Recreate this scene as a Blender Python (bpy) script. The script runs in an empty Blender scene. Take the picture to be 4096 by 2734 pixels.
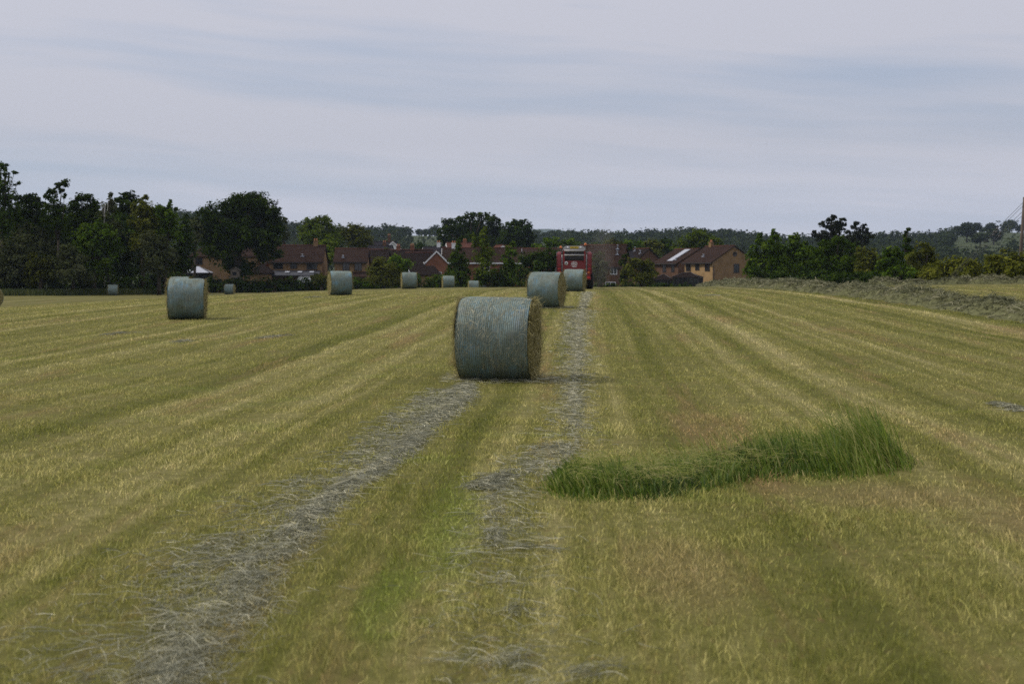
import bpy, math, random
import numpy as np
from mathutils import Vector, Matrix

R = math.radians
FPX, CX, HY, CAMZ = 5689.0, 2048.0, 1080.0, 1.6      # focal length in photo pixels, centre column, horizon row, eye height
sc = bpy.context.scene
COL = sc.collection
rng = np.random.default_rng(7)
random.seed(7)

def Wp(px, py, d):
    """a photo pixel at a real distance d -> a point in the place"""
    return np.array([(px-CX)/FPX*d, d, CAMZ+(HY-py)/FPX*d])

# ------------------------------------------------------------------ terrain
_pd = np.array([-60, 0, 10, 22, 35, 50, 65, 80, 96, 110, 125, 140, 163, 203, 240, 300, 400])
_pz = np.array([0.05, 0, -.02, -.09, .05, .27, .36, .39, .32, .22, .10, -.18, -.87, -1.74, -2.1, -2.3, -2.4])
_fd = np.arange(-60, 401, 1.0)
_fz = np.interp(_fd, _pd, _pz)
_k = np.hanning(15); _k /= _k.sum()
_fz = np.convolve(np.pad(_fz, 7, mode='edge'), _k, mode='valid')

def gz(x, y):
    x = np.asarray(x, float); y = np.asarray(y, float)
    z = np.interp(y, _fd, _fz)
    xl = np.clip(-x, 0, 34); fade = np.clip((190-y)/70, 0, 1)*np.clip((y+5)/35, 0, 1)
    z = z - 0.0011*xl**2*fade
    xr = np.clip(x, 0, 60)
    z = z + np.clip(y/60, 0, 1)*(0.002*np.clip(xr, 0, 15)+0.015*np.clip(xr-15, 0, 40))
    z = z + 0.012*np.sin(x*1.3+y*.21)*np.clip(y/10, 0, 1) + 0.010*np.sin(y*.9+x*.35)
    return z

_hp = np.array([-4000, 0, 700, 800, 1100, 1400, 1650, 1800, 2000, 2150, 2300, 2500, 2800, 2950, 3100, 3400, 3550, 3700, 3800, 3880, 4000, 4100, 4500, 8000])
_hy = np.array([930, 930, 892, 896, 928, 962, 945, 950, 962, 972, 970, 974, 962, 972, 990, 984, 972, 982, 962, 932, 932, 936, 930, 970])
def hill_h(p, D=1100.):
    return CAMZ+(HY-np.interp(p, _hp, _hy))/FPX*D + 2.4
def tz(x, y):
    x = np.asarray(x, float); y = np.asarray(y, float)
    base = np.interp(np.clip(y, -60, 400), _fd, _fz)*1.0
    base = np.where(y < 230, gz(x, np.clip(y, -60, 230)), base)
    p = CX+FPX*x/np.maximum(y, 60)
    t = np.clip((y-430)/(1100-430), 0, 1); t = t*t*(3-2*t)
    t2 = 1-0.5*np.clip((y-1250)/1500, 0, 1)
    return base+hill_h(p)*t*t2

# ------------------------------------------------------------------ mesh helpers
def mesh_np(name, V, quads=None, tris=None, attrs=None, smooth=False):
    me = bpy.data.meshes.new(name)
    V = np.ascontiguousarray(V, dtype=np.float32).reshape(-1, 3)
    me.vertices.add(len(V)); me.vertices.foreach_set('co', V.ravel())
    q = np.zeros((0, 4), np.int32) if quads is None else np.asarray(quads, np.int32).reshape(-1, 4)
    t = np.zeros((0, 3), np.int32) if tris is None else np.asarray(tris, np.int32).reshape(-1, 3)
    me.loops.add(q.size+t.size); me.loops.foreach_set('vertex_index', np.concatenate([q.ravel(), t.ravel()]))
    me.polygons.add(len(q)+len(t))
    me.polygons.foreach_set('loop_start', np.concatenate([np.arange(len(q))*4, q.size+np.arange(len(t))*3]).astype(np.int32))
    if smooth: me.polygons.foreach_set('use_smooth', np.ones(len(q)+len(t), bool))
    me.update(calc_edges=True)
    for k, v in (attrs or {}).items():
        a = me.attributes.new(k, 'FLOAT', 'POINT'); a.data.foreach_set('value', np.ascontiguousarray(v, np.float32))
    return me

class MB:
    """collects boxes, tubes, rings ... into ONE mesh"""
    def __init__(s): s.v = []; s.f = []; s.n = 0; s.sm = []
    def add(s, V, F, smooth=False):
        V = np.asarray(V, float).reshape(-1, 3)
        s.v.append(V)
        for f in F: s.f.append([i+s.n for i in f]); s.sm.append(smooth)
        s.n += len(V); return s
    def box(s, c, size, rot=None):
        hx, hy, hz = [a/2 for a in size]
        V = np.array([[x, y, z] for x in (-hx, hx) for y in (-hy, hy) for z in (-hz, hz)])
        if rot is not None: V = V @ np.array(rot.to_3x3()).T
        return s.add(V+np.array(c), [(0, 1, 3, 2), (4, 6, 7, 5), (0, 4, 5, 1), (2, 3, 7, 6), (0, 2, 6, 4), (1, 5, 7, 3)])
    def tube(s, pts, rad, seg=8, cap=True, smooth=True):
        pts = [Vector(p) for p in pts]; n = len(pts)
        rads = rad if hasattr(rad, '__len__') else [rad]*n
        V = []
        for i, p in enumerate(pts):
            t = (pts[min(i+1, n-1)]-pts[max(i-1, 0)]).normalized()
            a = t.cross(Vector((0, 0, 1)) if abs(t.z) < .9 else Vector((1, 0, 0))).normalized(); b = t.cross(a)
            for k in range(seg):
                th = 2*math.pi*k/seg
                V.append(p+(a*math.cos(th)+b*math.sin(th))*rads[i])
        F = [(i*seg+k, i*seg+(k+1) % seg, (i+1)*seg+(k+1) % seg, (i+1)*seg+k) for i in range(n-1) for k in range(seg)]
        s.add([tuple(v) for v in V], F, smooth)
        if cap:
            s.f.append([s.n-n*seg+k for k in range(seg)][::-1]); s.sm.append(False)
            s.f.append([s.n-seg+k for k in range(seg)]); s.sm.append(False)
        return s
    def prism(s, prof, axis, a, b):
        """closed polygon prof (2D) extruded along axis 'x' or 'y' from a to b"""
        n = len(prof)
        if axis == 'x': V = [(a, p, q) for p, q in prof]+[(b, p, q) for p, q in prof]
        else: V = [(p, a, q) for p, q in prof]+[(p, b, q) for p, q in prof]
        F = [(i, (i+1) % n, n+(i+1) % n, n+i) for i in range(n)]+[tuple(range(n))[::-1], tuple(range(n, 2*n))]
        return s.add(V, F)
    def lathe(s, prof, axis='x', seg=32, c=(0, 0, 0), smooth=True):
        """prof: (along, radius)"""
        V = []
        for t, r in prof:
            for k in range(seg):
                th = 2*math.pi*k/seg; u, w = r*math.cos(th), r*math.sin(th)
                V.append({'x': (t, u, w), 'y': (u, t, w), 'z': (u, w, t)}[axis])
        n = len(prof)
        F = [(i*seg+k, i*seg+(k+1) % seg, (i+1)*seg+(k+1) % seg, (i+1)*seg+k) for i in range(n-1) for k in range(seg)]
        return s.add(np.array(V)+np.array(c), F, smooth)
    def build(s, name, m, parent=None, bevel=0.0):
        me = bpy.data.meshes.new(name)
        me.from_pydata(np.concatenate(s.v).tolist(), [], s.f); me.update()
        me.polygons.foreach_set('use_smooth', np.array(s.sm, bool))
        import bmesh
        bm = bmesh.new(); bm.from_mesh(me); bmesh.ops.recalc_face_normals(bm, faces=bm.faces)
        if bevel > 0: bmesh.ops.bevel(bm, geom=list(bm.edges), offset=bevel, segments=2, affect='EDGES', clamp_overlap=True)
        bm.to_mesh(me); bm.free()
        return link(name, me, m, parent)

def link(name, me, m, parent=None):
    o = bpy.data.objects.new(name, me); COL.objects.link(o)
    if m is not None:
        me.materials.clear(); me.materials.append(m)
    if parent is not None: o.parent = parent
    return o
def tag(o, label=None, cat=None, group=None, kind=None):
    if label: o['label'] = label
    if cat: o['category'] = cat
    if group: o['group'] = group
    if kind: o['kind'] = kind
    return o
def thing(name, label, cat, loc=(0, 0, 0), rz=0., group=None):
    o = bpy.data.objects.new(name, None); COL.objects.link(o)
    o.location = loc; o.rotation_euler = (0, 0, rz); o.empty_display_size = .3
    return tag(o, label, cat, group)
def copy_tree(o, parent=None):
    c = o.copy(); COL.objects.link(c); c.parent = parent
    for ch in list(o.children): copy_tree(ch, c)
    return c

def ribbons(P, Wd, taper):
    """P (n,k,3) centre lines, Wd (n,3) half-width vectors, taper (k,) -> verts, quads"""
    n, k, _ = P.shape
    off = Wd[:, None, :]*np.asarray(taper)[None, :, None]
    V = np.stack([P-off, P+off], axis=2).reshape(-1, 3)
    b = (np.arange(n)*k*2)[:, None]; j = np.arange(k-1)[None, :]*2
    Q = np.stack([b+j, b+j+1, b+j+3, b+j+2], axis=2).reshape(-1, 4)
    return V, Q
def unit(a): return a/np.maximum(np.linalg.norm(a, axis=-1, keepdims=True), 1e-9)

# ------------------------------------------------------------------ materials
def mat(name):
    m = bpy.data.materials.new(name); m.use_nodes = True
    nt = m.node_tree; nt.nodes.clear()
    out = nt.nodes.new('ShaderNodeOutputMaterial')
    return m, nt, out
class N:
    """terse node helper"""
    def __init__(s, nt): s.nt = nt
    def new(s, t, **kw):
        n = s.nt.nodes.new(t)
        for k, v in kw.items(): setattr(n, k, v)
        return n
    def set(s, sock, v):
        if isinstance(v, bpy.types.NodeSocket): s.nt.links.new(v, sock)
        else:
            if hasattr(sock.default_value, '__len__') and not hasattr(v, '__len__'): v = [v]*len(sock.default_value)
            if hasattr(sock.default_value, '__len__') and len(sock.default_value) == 4 and len(v) == 3: v = tuple(v)+(1,)
            sock.default_value = v
    def math(s, op, a, b=0., c=None, clamp=False):
        n = s.new('ShaderNodeMath', operation=op, use_clamp=clamp); s.set(n.inputs[0], a); s.set(n.inputs[1], b)
        if c is not None: s.set(n.inputs[2], c)
        return n.outputs[0]
    def noise(s, vec, scale, detail=2., rough=.5, dims='3D', dist=0.):
        n = s.new('ShaderNodeTexNoise', noise_dimensions=dims)
        if vec is not None: s.set(n.inputs['W' if dims == '1D' else 'Vector'], vec)
        s.set(n.inputs['Scale'], scale); s.set(n.inputs['Detail'], detail); s.set(n.inputs['Roughness'], rough); s.set(n.inputs['Distortion'], dist)
        return n.outputs['Fac']
    def ramp(s, fac, stops, interp='LINEAR'):
        n = s.new('ShaderNodeValToRGB'); cr = n.color_ramp; cr.interpolation = interp
        while len(cr.elements) < len(stops): cr.elements.new(.5)
        for e, (p, c) in zip(cr.elements, stops):
            e.position = p; e.color = tuple(c)+(1,) if hasattr(c, '__len__') else (c, c, c, 1)
        s.set(n.inputs[0], fac); return n.outputs[0]
    def mix(s, fac, a, b, blend='MIX'):
        n = s.new('ShaderNodeMix', data_type='RGBA', blend_type=blend)
        s.set(n.inputs[0], fac); s.set(n.inputs[6], a); s.set(n.inputs[7], b); return n.outputs[2]
    def maprange(s, v, a, b, c, d):
        n = s.new('ShaderNodeMapRange'); s.set(n.inputs[0], v)
        for i, q in enumerate((a, b, c, d)): n.inputs[i+1].default_value = q
        return n.outputs[0]
    def comb(s, x, y, z):
        n = s.new('ShaderNodeCombineXYZ'); s.set(n.inputs[0], x); s.set(n.inputs[1], y); s.set(n.inputs[2], z); return n.outputs[0]
    def attr(s, name): return s.new('ShaderNodeAttribute', attribute_name=name).outputs['Fac']
    def bsdf(s, color, rough=.8, spec=.3, metal=0., normal=None):
        n = s.new('ShaderNodeBsdfPrincipled'); s.set(n.inputs['Base Color'], color); s.set(n.inputs['Roughness'], rough)
        s.set(n.inputs['Specular IOR Level'], spec); s.set(n.inputs['Metallic'], metal)
        if normal is not None: s.set(n.inputs['Normal'], normal)
        return n.outputs[0]
    def bump(s, h, strength=.5, dist=.02):
        n = s.new('ShaderNodeBump'); s.set(n.inputs['Height'], h); n.inputs['Strength'].default_value = strength; n.inputs['Distance'].default_value = dist
        return n.outputs[0]

# field colour, shared by the ground sheet and the stubble growing on it
def field_color(n):
    pos = n.new('ShaderNodeNewGeometry').outputs['Position']
    sep = n.new('ShaderNodeSeparateXYZ'); n.set(sep.inputs[0], pos)
    x, y = sep.outputs[0], sep.outputs[1]
    wob = n.math('MULTIPLY', n.math('SUBTRACT', n.noise(pos, .06, 1.), .5), .7)
    s = n.math('ADD', n.math('SUBTRACT', x, n.math('MULTIPLY', y, .052)), wob)
    st1 = n.noise(n.math('ADD', s, 5.3), .85, 3., .62, '1D')                                      # mowing stripes
    st2 = n.noise(n.comb(n.math('MULTIPLY', s, 2.4), n.math('MULTIPLY', y, .045), 0.), 1., 4., .65)
    pat = n.noise(pos, .55, 5., .66)
    clump = n.noise(pos, 4.5, 5., .7)
    fine = n.noise(pos, 38., 3., .7)
    f = n.math('ADD', n.math('MULTIPLY', st1, .56), n.math('MULTIPLY', st2, .38))
    f = n.math('ADD', f, n.math('MULTIPLY', pat, .20))
    f = n.math('ADD', f, n.math('MULTIPLY', clump, .30))
    f = n.math('ADD', f, n.math('MULTIPLY', fine, .10))                        # mean about .69
    f = n.maprange(f, .565, .965, 0., 1.)
    c = n.ramp(f, [(.0, (.100, .114, .020)), (.28, (.156, .162, .034)), (.55, (.245, .232, .068)), (.78, (.350, .318, .125)), (1., (.46, .405, .190))])
    g = n.ramp(n.noise(pos, .55, 5., .65), [(.56, 0.), (.70, 1.)])              # livelier green patches
    c = n.mix(n.math('MULTIPLY', g, .6), c, (.165, .205, .034))
    t = n.ramp(n.noise(n.comb(n.math('MULTIPLY', s, 1.1), n.math('MULTIPLY', y, .10), 7.), 1., 5., .7), [(.54, 0.), (.68, 1.)])
    c = n.mix(n.math('MULTIPLY', t, .70), c, (.300, .205, .098))
    b = n.ramp(n.noise(pos, 7.5, 4., .7), [(.58, 0.), (.70, 1.)])
    c = n.mix(n.math('MULTIPLY', b, .55), c, (.235, .150, .070))                # small brown scalped spots                # dead brownish pink stubble
    def spot(x0, y0, w, h):                                                     # a patch of its own at one place in the field
        a = n.math('DIVIDE', n.math('SUBTRACT', x, x0), w); b_ = n.math('DIVIDE', n.math('SUBTRACT', y, y0), h)
        r2 = n.math('ADD', n.math('MULTIPLY', a, a), n.math('MULTIPLY', b_, b_))
        return n.ramp(n.math('ADD', r2, n.math('MULTIPLY', n.math('SUBTRACT', clump, .5), 1.6)), [(.05, .5), (1.1, 0.)])
    for x0, y0, w, h in ((-.36, 9.0, .24, 2.6), (-.60, 6.9, .22, 1.2)): c = n.mix(spot(x0, y0, w, h), c, (.150, .215, .026))
    for x0, y0, w, h in ((2.75, 10.3, .9, .8), (3.4, 9.0, .7, 1.2), (.9, 7.6, .4, 1.2)): c = n.mix(spot(x0, y0, w, h), c, (.300, .222, .108))
    return c, clump, fine

def mat_field():
    m, nt, out = mat('mown_field'); n = N(nt)
    c, clump, fine = field_color(n)
    pos = n.new('ShaderNodeNewGeometry').outputs['Position']
    g2 = n.noise(pos, 110., 3., .75)
    g3 = n.noise(pos, 9., 4., .7)
    c = n.mix(n.ramp(g2, [(.30, .6), (.60, 0.)]), c, (.105, .095, .034))       # dark thatch noise, with stem self-shadow put into the colour
    c = n.mix(n.ramp(g3, [(.38, .28), (.54, 0.)]), c, (.115, .105, .035))
    c = n.mix(1., c, (.64, .63, .60), 'MULTIPLY')
    h = n.math('ADD', n.math('MULTIPLY', fine, .6), n.math('ADD', n.math('MULTIPLY', g2, .3), n.math('MULTIPLY', g3, .9)))
    nt.links.new(n.bsdf(c, .95, .08, normal=n.bump(h, .45, .03)), out.inputs[0]); return m
def mat_blades(name, fieldlike=True, stops=None, trans=.35):
    m, nt, out = mat(name); n = N(nt)
    tone = n.attr('tone')
    if fieldlike:
        c, _, _ = field_color(n)
        c = n.mix(1., c, n.ramp(tone, [(0., (.76, .84, .66)), (.4, (1.60, 1.62, 1.50)), (.75, (2.5, 2.38, 2.4)), (1., (3.3, 3.1, 3.5))]), 'MULTIPLY')
    else: c = n.ramp(tone, stops)
    d = n.new('ShaderNodeBsdfDiffuse'); n.set(d.inputs[0], c)
    if fieldlike:                                                                # normals bent upward so blades catch light like level ground
        gn = n.new('ShaderNodeNewGeometry').outputs['Normal']
        va = n.new('ShaderNodeVectorMath', operation='MULTIPLY_ADD'); n.set(va.inputs[0], gn); va.inputs[1].default_value = (.45, .45, .45); va.inputs[2].default_value = (0, 0, .8)
        vn = n.new('ShaderNodeVectorMath', operation='NORMALIZE'); n.set(vn.inputs[0], va.outputs[0]); n.set(d.inputs['Normal'], vn.outputs[0])
    t = n.new('ShaderNodeBsdfTranslucent'); n.set(t.inputs[0], c)
    g = n.new('ShaderNodeBsdfGlossy'); g.inputs['Roughness'].default_value = .55; n.set(g.inputs[0], (.5, .5, .5))
    mx = n.new('ShaderNodeMixShader'); mx.inputs[0].default_value = trans
    nt.links.new(d.outputs[0], mx.inputs[1]); nt.links.new(t.outputs[0], mx.inputs[2])
    m2 = n.new('ShaderNodeMixShader'); m2.inputs[0].default_value = .035
    nt.links.new(mx.outputs[0], m2.inputs[1]); nt.links.new(g.outputs[0], m2.inputs[2])
    nt.links.new(m2.outputs[0], out.inputs[0]); return m
def mat_leaf(name, lo, mid, hi, trans=.3, var=.25):
    m, nt, out = mat(name); n = N(nt)
    c = n.ramp(n.attr('tone'), [(0., lo), (.5, mid), (1., hi)])
    rnd = n.new('ShaderNodeObjectInfo').outputs['Random']
    c = n.mix(1., c, n.ramp(rnd, [(0., 1-var), (1., 1+var*.8)]), 'MULTIPLY')
    d = n.new('ShaderNodeBsdfDiffuse'); n.set(d.inputs[0], c)
    t = n.new('ShaderNodeBsdfTranslucent'); n.set(t.inputs[0], c)
    mx = n.new('ShaderNodeMixShader'); mx.inputs[0].default_value = trans
    nt.links.new(d.outputs[0], mx.inputs[1]); nt.links.new(t.outputs[0], mx.inputs[2]); nt.links.new(mx.outputs[0], out.inputs[0]); return m
def mat_plain(name, col, rough=.7, spec=.3, metal=0., var=.15, scale=3., bump=0.):
    m, nt, out = mat(name); n = N(nt)
    tc = n.new('ShaderNodeTexCoord').outputs['Object']
    f = n.noise(tc, scale, 4., .6); f2 = n.noise(tc, scale*7, 3., .6)
    k = n.math('ADD', n.math('MULTIPLY', f, .65), n.math('MULTIPLY', f2, .35))
    c = n.mix(1., col, n.ramp(k, [(.25, 1-var*1.6), (.5, 1.), (.75, 1+var)]), 'MULTIPLY')
    nt.links.new(n.bsdf(c, rough, spec, metal, n.bump(f2, bump, .02) if bump else None), out.inputs[0]); return m
def mat_brick(name, a, b, mortar):
    m, nt, out = mat(name); n = N(nt)
    tc = n.new('ShaderNodeTexCoord').outputs['Object']
    sep = n.new('ShaderNodeSeparateXYZ'); n.set(sep.inputs[0], tc)
    v = n.comb(n.math('ADD', sep.outputs[0], sep.outputs[1]), sep.outputs[2], 0.)
    br = n.new('ShaderNodeTexBrick'); n.set(br.inputs['Vector'], v)
    n.set(br.inputs['Color1'], a); n.set(br.inputs['Color2'], b); n.set(br.inputs['Mortar'], mortar)
    br.inputs['Scale'].default_value = 4.4; br.inputs['Mortar Size'].default_value = .012
    k = n.noise(tc, .9, 5., .65)
    c = n.mix(1., br.outputs['Color'], n.ramp(k, [(.28, .66), (.5, 1.), (.75, 1.22)]), 'MULTIPLY')
    nt.links.new(n.bsdf(c, .95, .05), out.inputs[0]); return m
def mat_roof(name, a, b, lichen=.35):
    m, nt, out = mat(name); n = N(nt)
    tc = n.new('ShaderNodeTexCoord').outputs['Object']
    sep = n.new('ShaderNodeSeparateXYZ'); n.set(sep.inputs[0], tc)
    v = n.comb(sep.outputs[0], n.math('MULTIPLY', sep.outputs[2], 1.5), 0.)
    br = n.new('ShaderNodeTexBrick'); n.set(br.inputs['Vector'], v)
    n.set(br.inputs['Color1'], a); n.set(br.inputs['Color2'], b); n.set(br.inputs['Mortar'], tuple(q*.45 for q in a))
    br.inputs['Scale'].default_value = 1.35; br.inputs['Mortar Size'].default_value = .022
    k = n.noise(tc, .6, 5., .65)
    c = n.mix(1., br.outputs['Color'], n.ramp(k, [(.28, .7), (.5, 1.), (.75, 1.25)]), 'MULTIPLY')
    l = n.ramp(n.noise(tc, 1.7, 6., .7), [(.58, 0.), (.72, lichen)])
    c = n.mix(l, c, (.14, .09, .045))
    nt.links.new(n.bsdf(c, .95, .04, normal=n.bump(br.outputs['Fac'], .4, .03)), out.inputs[0]); return m
def mat_net():
    m, nt, out = mat('bale_net_wrap'); n = N(nt)
    tc = n.new('ShaderNodeTexCoord').outputs['Object']
    sep = n.new('ShaderNodeSeparateXYZ'); n.set(sep.inputs[0], tc)
    x = sep.outputs[0]
    ang = n.math('ARCTAN2', sep.outputs[1], sep.outputs[2])
    rnd = n.new('ShaderNodeObjectInfo').outputs['Random']
    cyl = n.comb(x, n.math('MULTIPLY', ang, .64), n.math('MULTIPLY', rnd, 30.))
    jit = n.math('MULTIPLY', n.noise(cyl, 3.2, 2.), .035)
    lin = n.math('SINE', n.math('MULTIPLY', n.math('ADD', x, jit), 2*math.pi/.030))
    along = n.noise(n.comb(n.math('MULTIPLY', x, 42.), n.math('MULTIPLY', ang, 1.6), rnd), 1., 4., .7)
    net = n.math('ADD', n.math('MULTIPLY', n.maprange(lin, -1., 1., 0., 1.), .44), n.math('MULTIPLY', n.ramp(along, [(.35, 0.), (.66, 1.)]), .55))
    hay = n.noise(cyl, 34., 5., .75)
    stem = n.noise(n.comb(n.math('MULTIPLY', x, 60.), n.math('MULTIPLY', ang, 22.), rnd), 1., 4., .7, dist=1.5)
    hayc = n.ramp(hay, [(.30, (.040, .046, .022)), (.52, (.130, .140, .075)), (.70, (.300, .290, .165))])
    hayc = n.mix(n.ramp(stem, [(.56, 0.), (.68, .75)]), hayc, (.40, .40, .28))
    blue = n.ramp(n.noise(cyl, 2.6, 4., .6), [(.34, (.285, .355, .370)), (.52, (.262, .385, .440)), (.68, (.180, .400, .600))])
    blue = n.mix(n.ramp(n.noise(cyl, 4.4, 3.), [(.55, 0.), (.7, .4)]), blue, (.36, .33, .40))
    f = n.math('MULTIPLY', n.math('MINIMUM', net, 1.), n.ramp(n.noise(cyl, 6., 4., .7), [(.25, .45), (.6, 1.)]))
    c = n.mix(n.math('MULTIPLY', f, .92), hayc, blue)
    c = n.mix(1., c, n.ramp(n.noise(cyl, 1.3, 3.), [(.3, (.58, .62, .58)), (.7, (.88, .93, .90))]), 'MULTIPLY')
    h = n.math('ADD', n.math('MULTIPLY', hay, .6), n.math('MULTIPLY', lin, -.2))
    nt.links.new(n.bsdf(c, .62, .35, normal=n.bump(h, .6, .012)), out.inputs[0]); return m

M = {}
M['field'] = mat_field()
M['stubble'] = mat_blades('stubble_blades', True, trans=.42)
M['tall'] = mat_blades('tall_grass', False, [(0., (.028, .052, .006)), (.28, (.080, .140, .014)), (.52, (.155, .232, .028)), (.78, (.280, .320, .060)), (1., (.52, .45, .19))], .48)
M['verge'] = mat_blades('verge_grass', False, [(0., (.025, .045, .010)), (.5, (.060, .090, .020)), (1., (.16, .17, .05))], .35)
M['hay_grey'] = mat_blades('weathered_hay', False, [(0., (.100, .105, .066)), (.3, (.240, .240, .165)), (.62, (.400, .395, .285)), (.85, (.50, .46, .28)), (1., (.72, .68, .48))], .15)
M['hay_yellow'] = mat_blades('fresh_hay', False, [(0., (.075, .070, .026)), (.4, (.260, .230, .090)), (.75, (.44, .38, .165)), (1., (.62, .55, .29))], .2)
M['hay_green'] = mat_blades('windrow_hay', False, [(0., (.050, .054, .024)), (.4, (.150, .155, .078)), (.75, (.255, .245, .140)), (1., (.42, .38, .24))], .2)
M['hay_mass'] = mat_plain('packed_hay', (.24, .21, .095), .95, .05, var=.45, scale=14., bump=.8)
M['windrow_mass'] = mat_plain('windrow_heap', (.120, .122, .058), .95, .05, var=.45, scale=5., bump=.8)
M['net'] = mat_net()
M['leaf_oak'] = mat_leaf('oak_leaves', (.0080, .0161, .0016), (.0242, .0443, .0039), (.0713, .1035, .0103), .26)
M['leaf_dark'] = mat_leaf('dark_leaves', (.0092, .0190, .0028), (.0264, .0483, .0067), (.0667, .0989, .0149), .26)
M['leaf_mid'] = mat_leaf('green_leaves', (.0196, .0425, .0032), (.0575, .1012, .0086), (.1288, .1817, .0207), .32)
M['leaf_lime'] = mat_leaf('fresh_leaves', (.0330, .0570, .0040), (.0900, .1320, .0100), (.1700, .2050, .0230), .32)
M['leaf_olive'] = mat_leaf('olive_leaves', (.0333, .0414, .0057), (.0794, .0897, .0132), (.1437, .1495, .0276), .30)
M['leaf_grey'] = mat_leaf('greyish_leaves', (.0250, .0330, .0105), (.0600, .0720, .0260), (.1120, .1200, .0540), .27)
M['leaf_hedge'] = mat_leaf('hedge_leaves', (.0488, .0618, .0073), (.1268, .1398, .0163), (.2275, .2323, .0342), .3)
M['leaf_pine'] = mat_leaf('pine_needles', (.0126, .0168, .0084), (.0252, .0308, .0154), (.0434, .0490, .0238), .1)
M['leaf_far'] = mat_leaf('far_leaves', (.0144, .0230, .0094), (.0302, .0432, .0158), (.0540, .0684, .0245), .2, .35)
M['bark'] = mat_plain('bark', (.055, .045, .034), .95, .1, var=.4, scale=2.5, bump=.5)
M['pale_bark'] = mat_plain('pale_dead_wood', (.42, .40, .36), .9, .1, var=.2)
M['brick_tan'] = mat_brick('tan_brick', (.2511, .1548, .0753), (.2093, .1255, .0586), (.2009, .1674, .1172))
M['brick_sunlit'] = mat_brick('sunlit_brick', (.350, .225, .105), (.300, .190, .085), (.27, .22, .14))  # tan brick with the sunlight of the side wall put into its colour
M['brick_red'] = mat_brick('red_brick', (.2427, .1004, .0570), (.1925, .0770, .0435), (.1841, .1339, .1004))
M['brick_brown'] = mat_brick('brown_brick', (.1260, .0706, .0446), (.1008, .0562, .0346), (.1152, .0864, .0648))
M['roof'] = mat_roof('brown_roof_tiles', (.0400, .0235, .0180), (.0310, .0190, .0150))
M['roof_dark'] = mat_roof('dark_roof_tiles', (.0197, .0134, .0115), (.0158, .0110, .0096), .2)
M['roof_red'] = mat_roof('red_roof_tiles', (.1091, .0471, .0338), (.0893, .0397, .0298), .15)
M['slate'] = mat_roof('slate_roof', (.0280, .0252, .0280), (.0238, .0218, .0252), .1)
M['white'] = mat_plain('white_paint', (.72, .72, .70), .6, .3, var=.08)
M['dark_frame'] = mat_plain('dark_brown_frame', (.030, .022, .018), .5, .4)
M['fascia'] = mat_plain('dark_fascia', (.035, .028, .024), .6, .3)
M['glass'] = mat_plain('window_glass', (.020, .022, .024), .08, .6, var=.1)
M['lead'] = mat_plain('lead_sheet', (.34, .36, .40), .45, .5, var=.15)
M['poly'] = mat_plain('polycarbonate_roof', (.42, .44, .48), .3, .5, var=.12)
M['grey_roof'] = mat_plain('grey_sheet_roof', (.050, .052, .060), .6, .4, var=.15)
M['solar'] = mat_plain('solar_panel_glass', (.34, .35, .38), .18, .8, var=.06)
M['wood'] = mat_plain('weathered_boards', (.16, .135, .105), .9, .1, var=.3, scale=5.)
M['fence'] = mat_plain('dark_fence_boards', (.055, .046, .036), .9, .1, var=.3, scale=4.)
M['terracotta'] = mat_plain('terracotta_pot', (.30, .13, .07), .9, .1)
M['red'] = mat_plain('baler_red_paint', (.175, .020, .022), .5, .4, var=.18, scale=2.)
M['red_dark'] = mat_plain('dusty_red_paint', (.200, .026, .026), .6, .3, var=.25, scale=3.)
M['grey_metal'] = mat_plain('dusty_grey_metal', (.36, .35, .34), .55, .4, var=.2)
M['steel'] = mat_plain('dark_steel', (.055, .052, .050), .5, .5, var=.25)
M['belt'] = mat_plain('black_rubber_belt', (.018, .017, .017), .6, .3, var=.3)
M['rubber'] = mat_plain('tyre_rubber', (.020, .020, .021), .85, .2, var=.3)
M['amber'] = mat_plain('amber_lens', (.60, .16, .03), .3, .5, var=.05)
M['red_lens'] = mat_plain('red_lens', (.50, .02, .02), .3, .5, var=.05)
M['yellow'] = mat_plain('yellow_plate', (.68, .48, .03), .5, .3, var=.06)
M['black'] = mat_plain('black_lettering', (.015, .015, .015), .6, .3)
M['cab_green'] = mat_plain('tractor_green', (.045, .11, .06), .4, .5)
M['mirror_grey'] = mat_plain('mirror_back', (.20, .24, .25), .35, .5)
M['pole'] = mat_plain('creosoted_pole', (.13, .105, .085), .9, .15, var=.3, scale=2.)
M['wire'] = mat_plain('grey_wire', (.06, .06, .06), .5, .4)

# ------------------------------------------------------------------ ground sheets
def grid_mesh(name, xs, ys, zf):
    X, Y = np.meshgrid(xs, ys); Z = zf(X, Y)
    V = np.stack([X, Y, Z], -1).reshape(-1, 3); nx, ny = len(xs), len(ys)
    i = (np.arange(ny-1)[:, None]*nx+np.arange(nx-1)[None, :]).ravel()
    return mesh_np(name, V, np.stack([i, i+1, i+nx+1, i+nx], 1), smooth=True)

def field_edge_right(y): return 62.0
ys = np.concatenate([np.arange(-25, 40, .5), np.arange(40, 120, 1.), np.arange(120, 206, 2.)])
xs = np.concatenate([np.arange(-75, -12, 1.5), np.arange(-12, 12, .5), np.arange(12, 66, 1.5)])
o = link('field', grid_mesh('field', xs, ys, gz), M['field']); tag(o, kind='structure')

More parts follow.
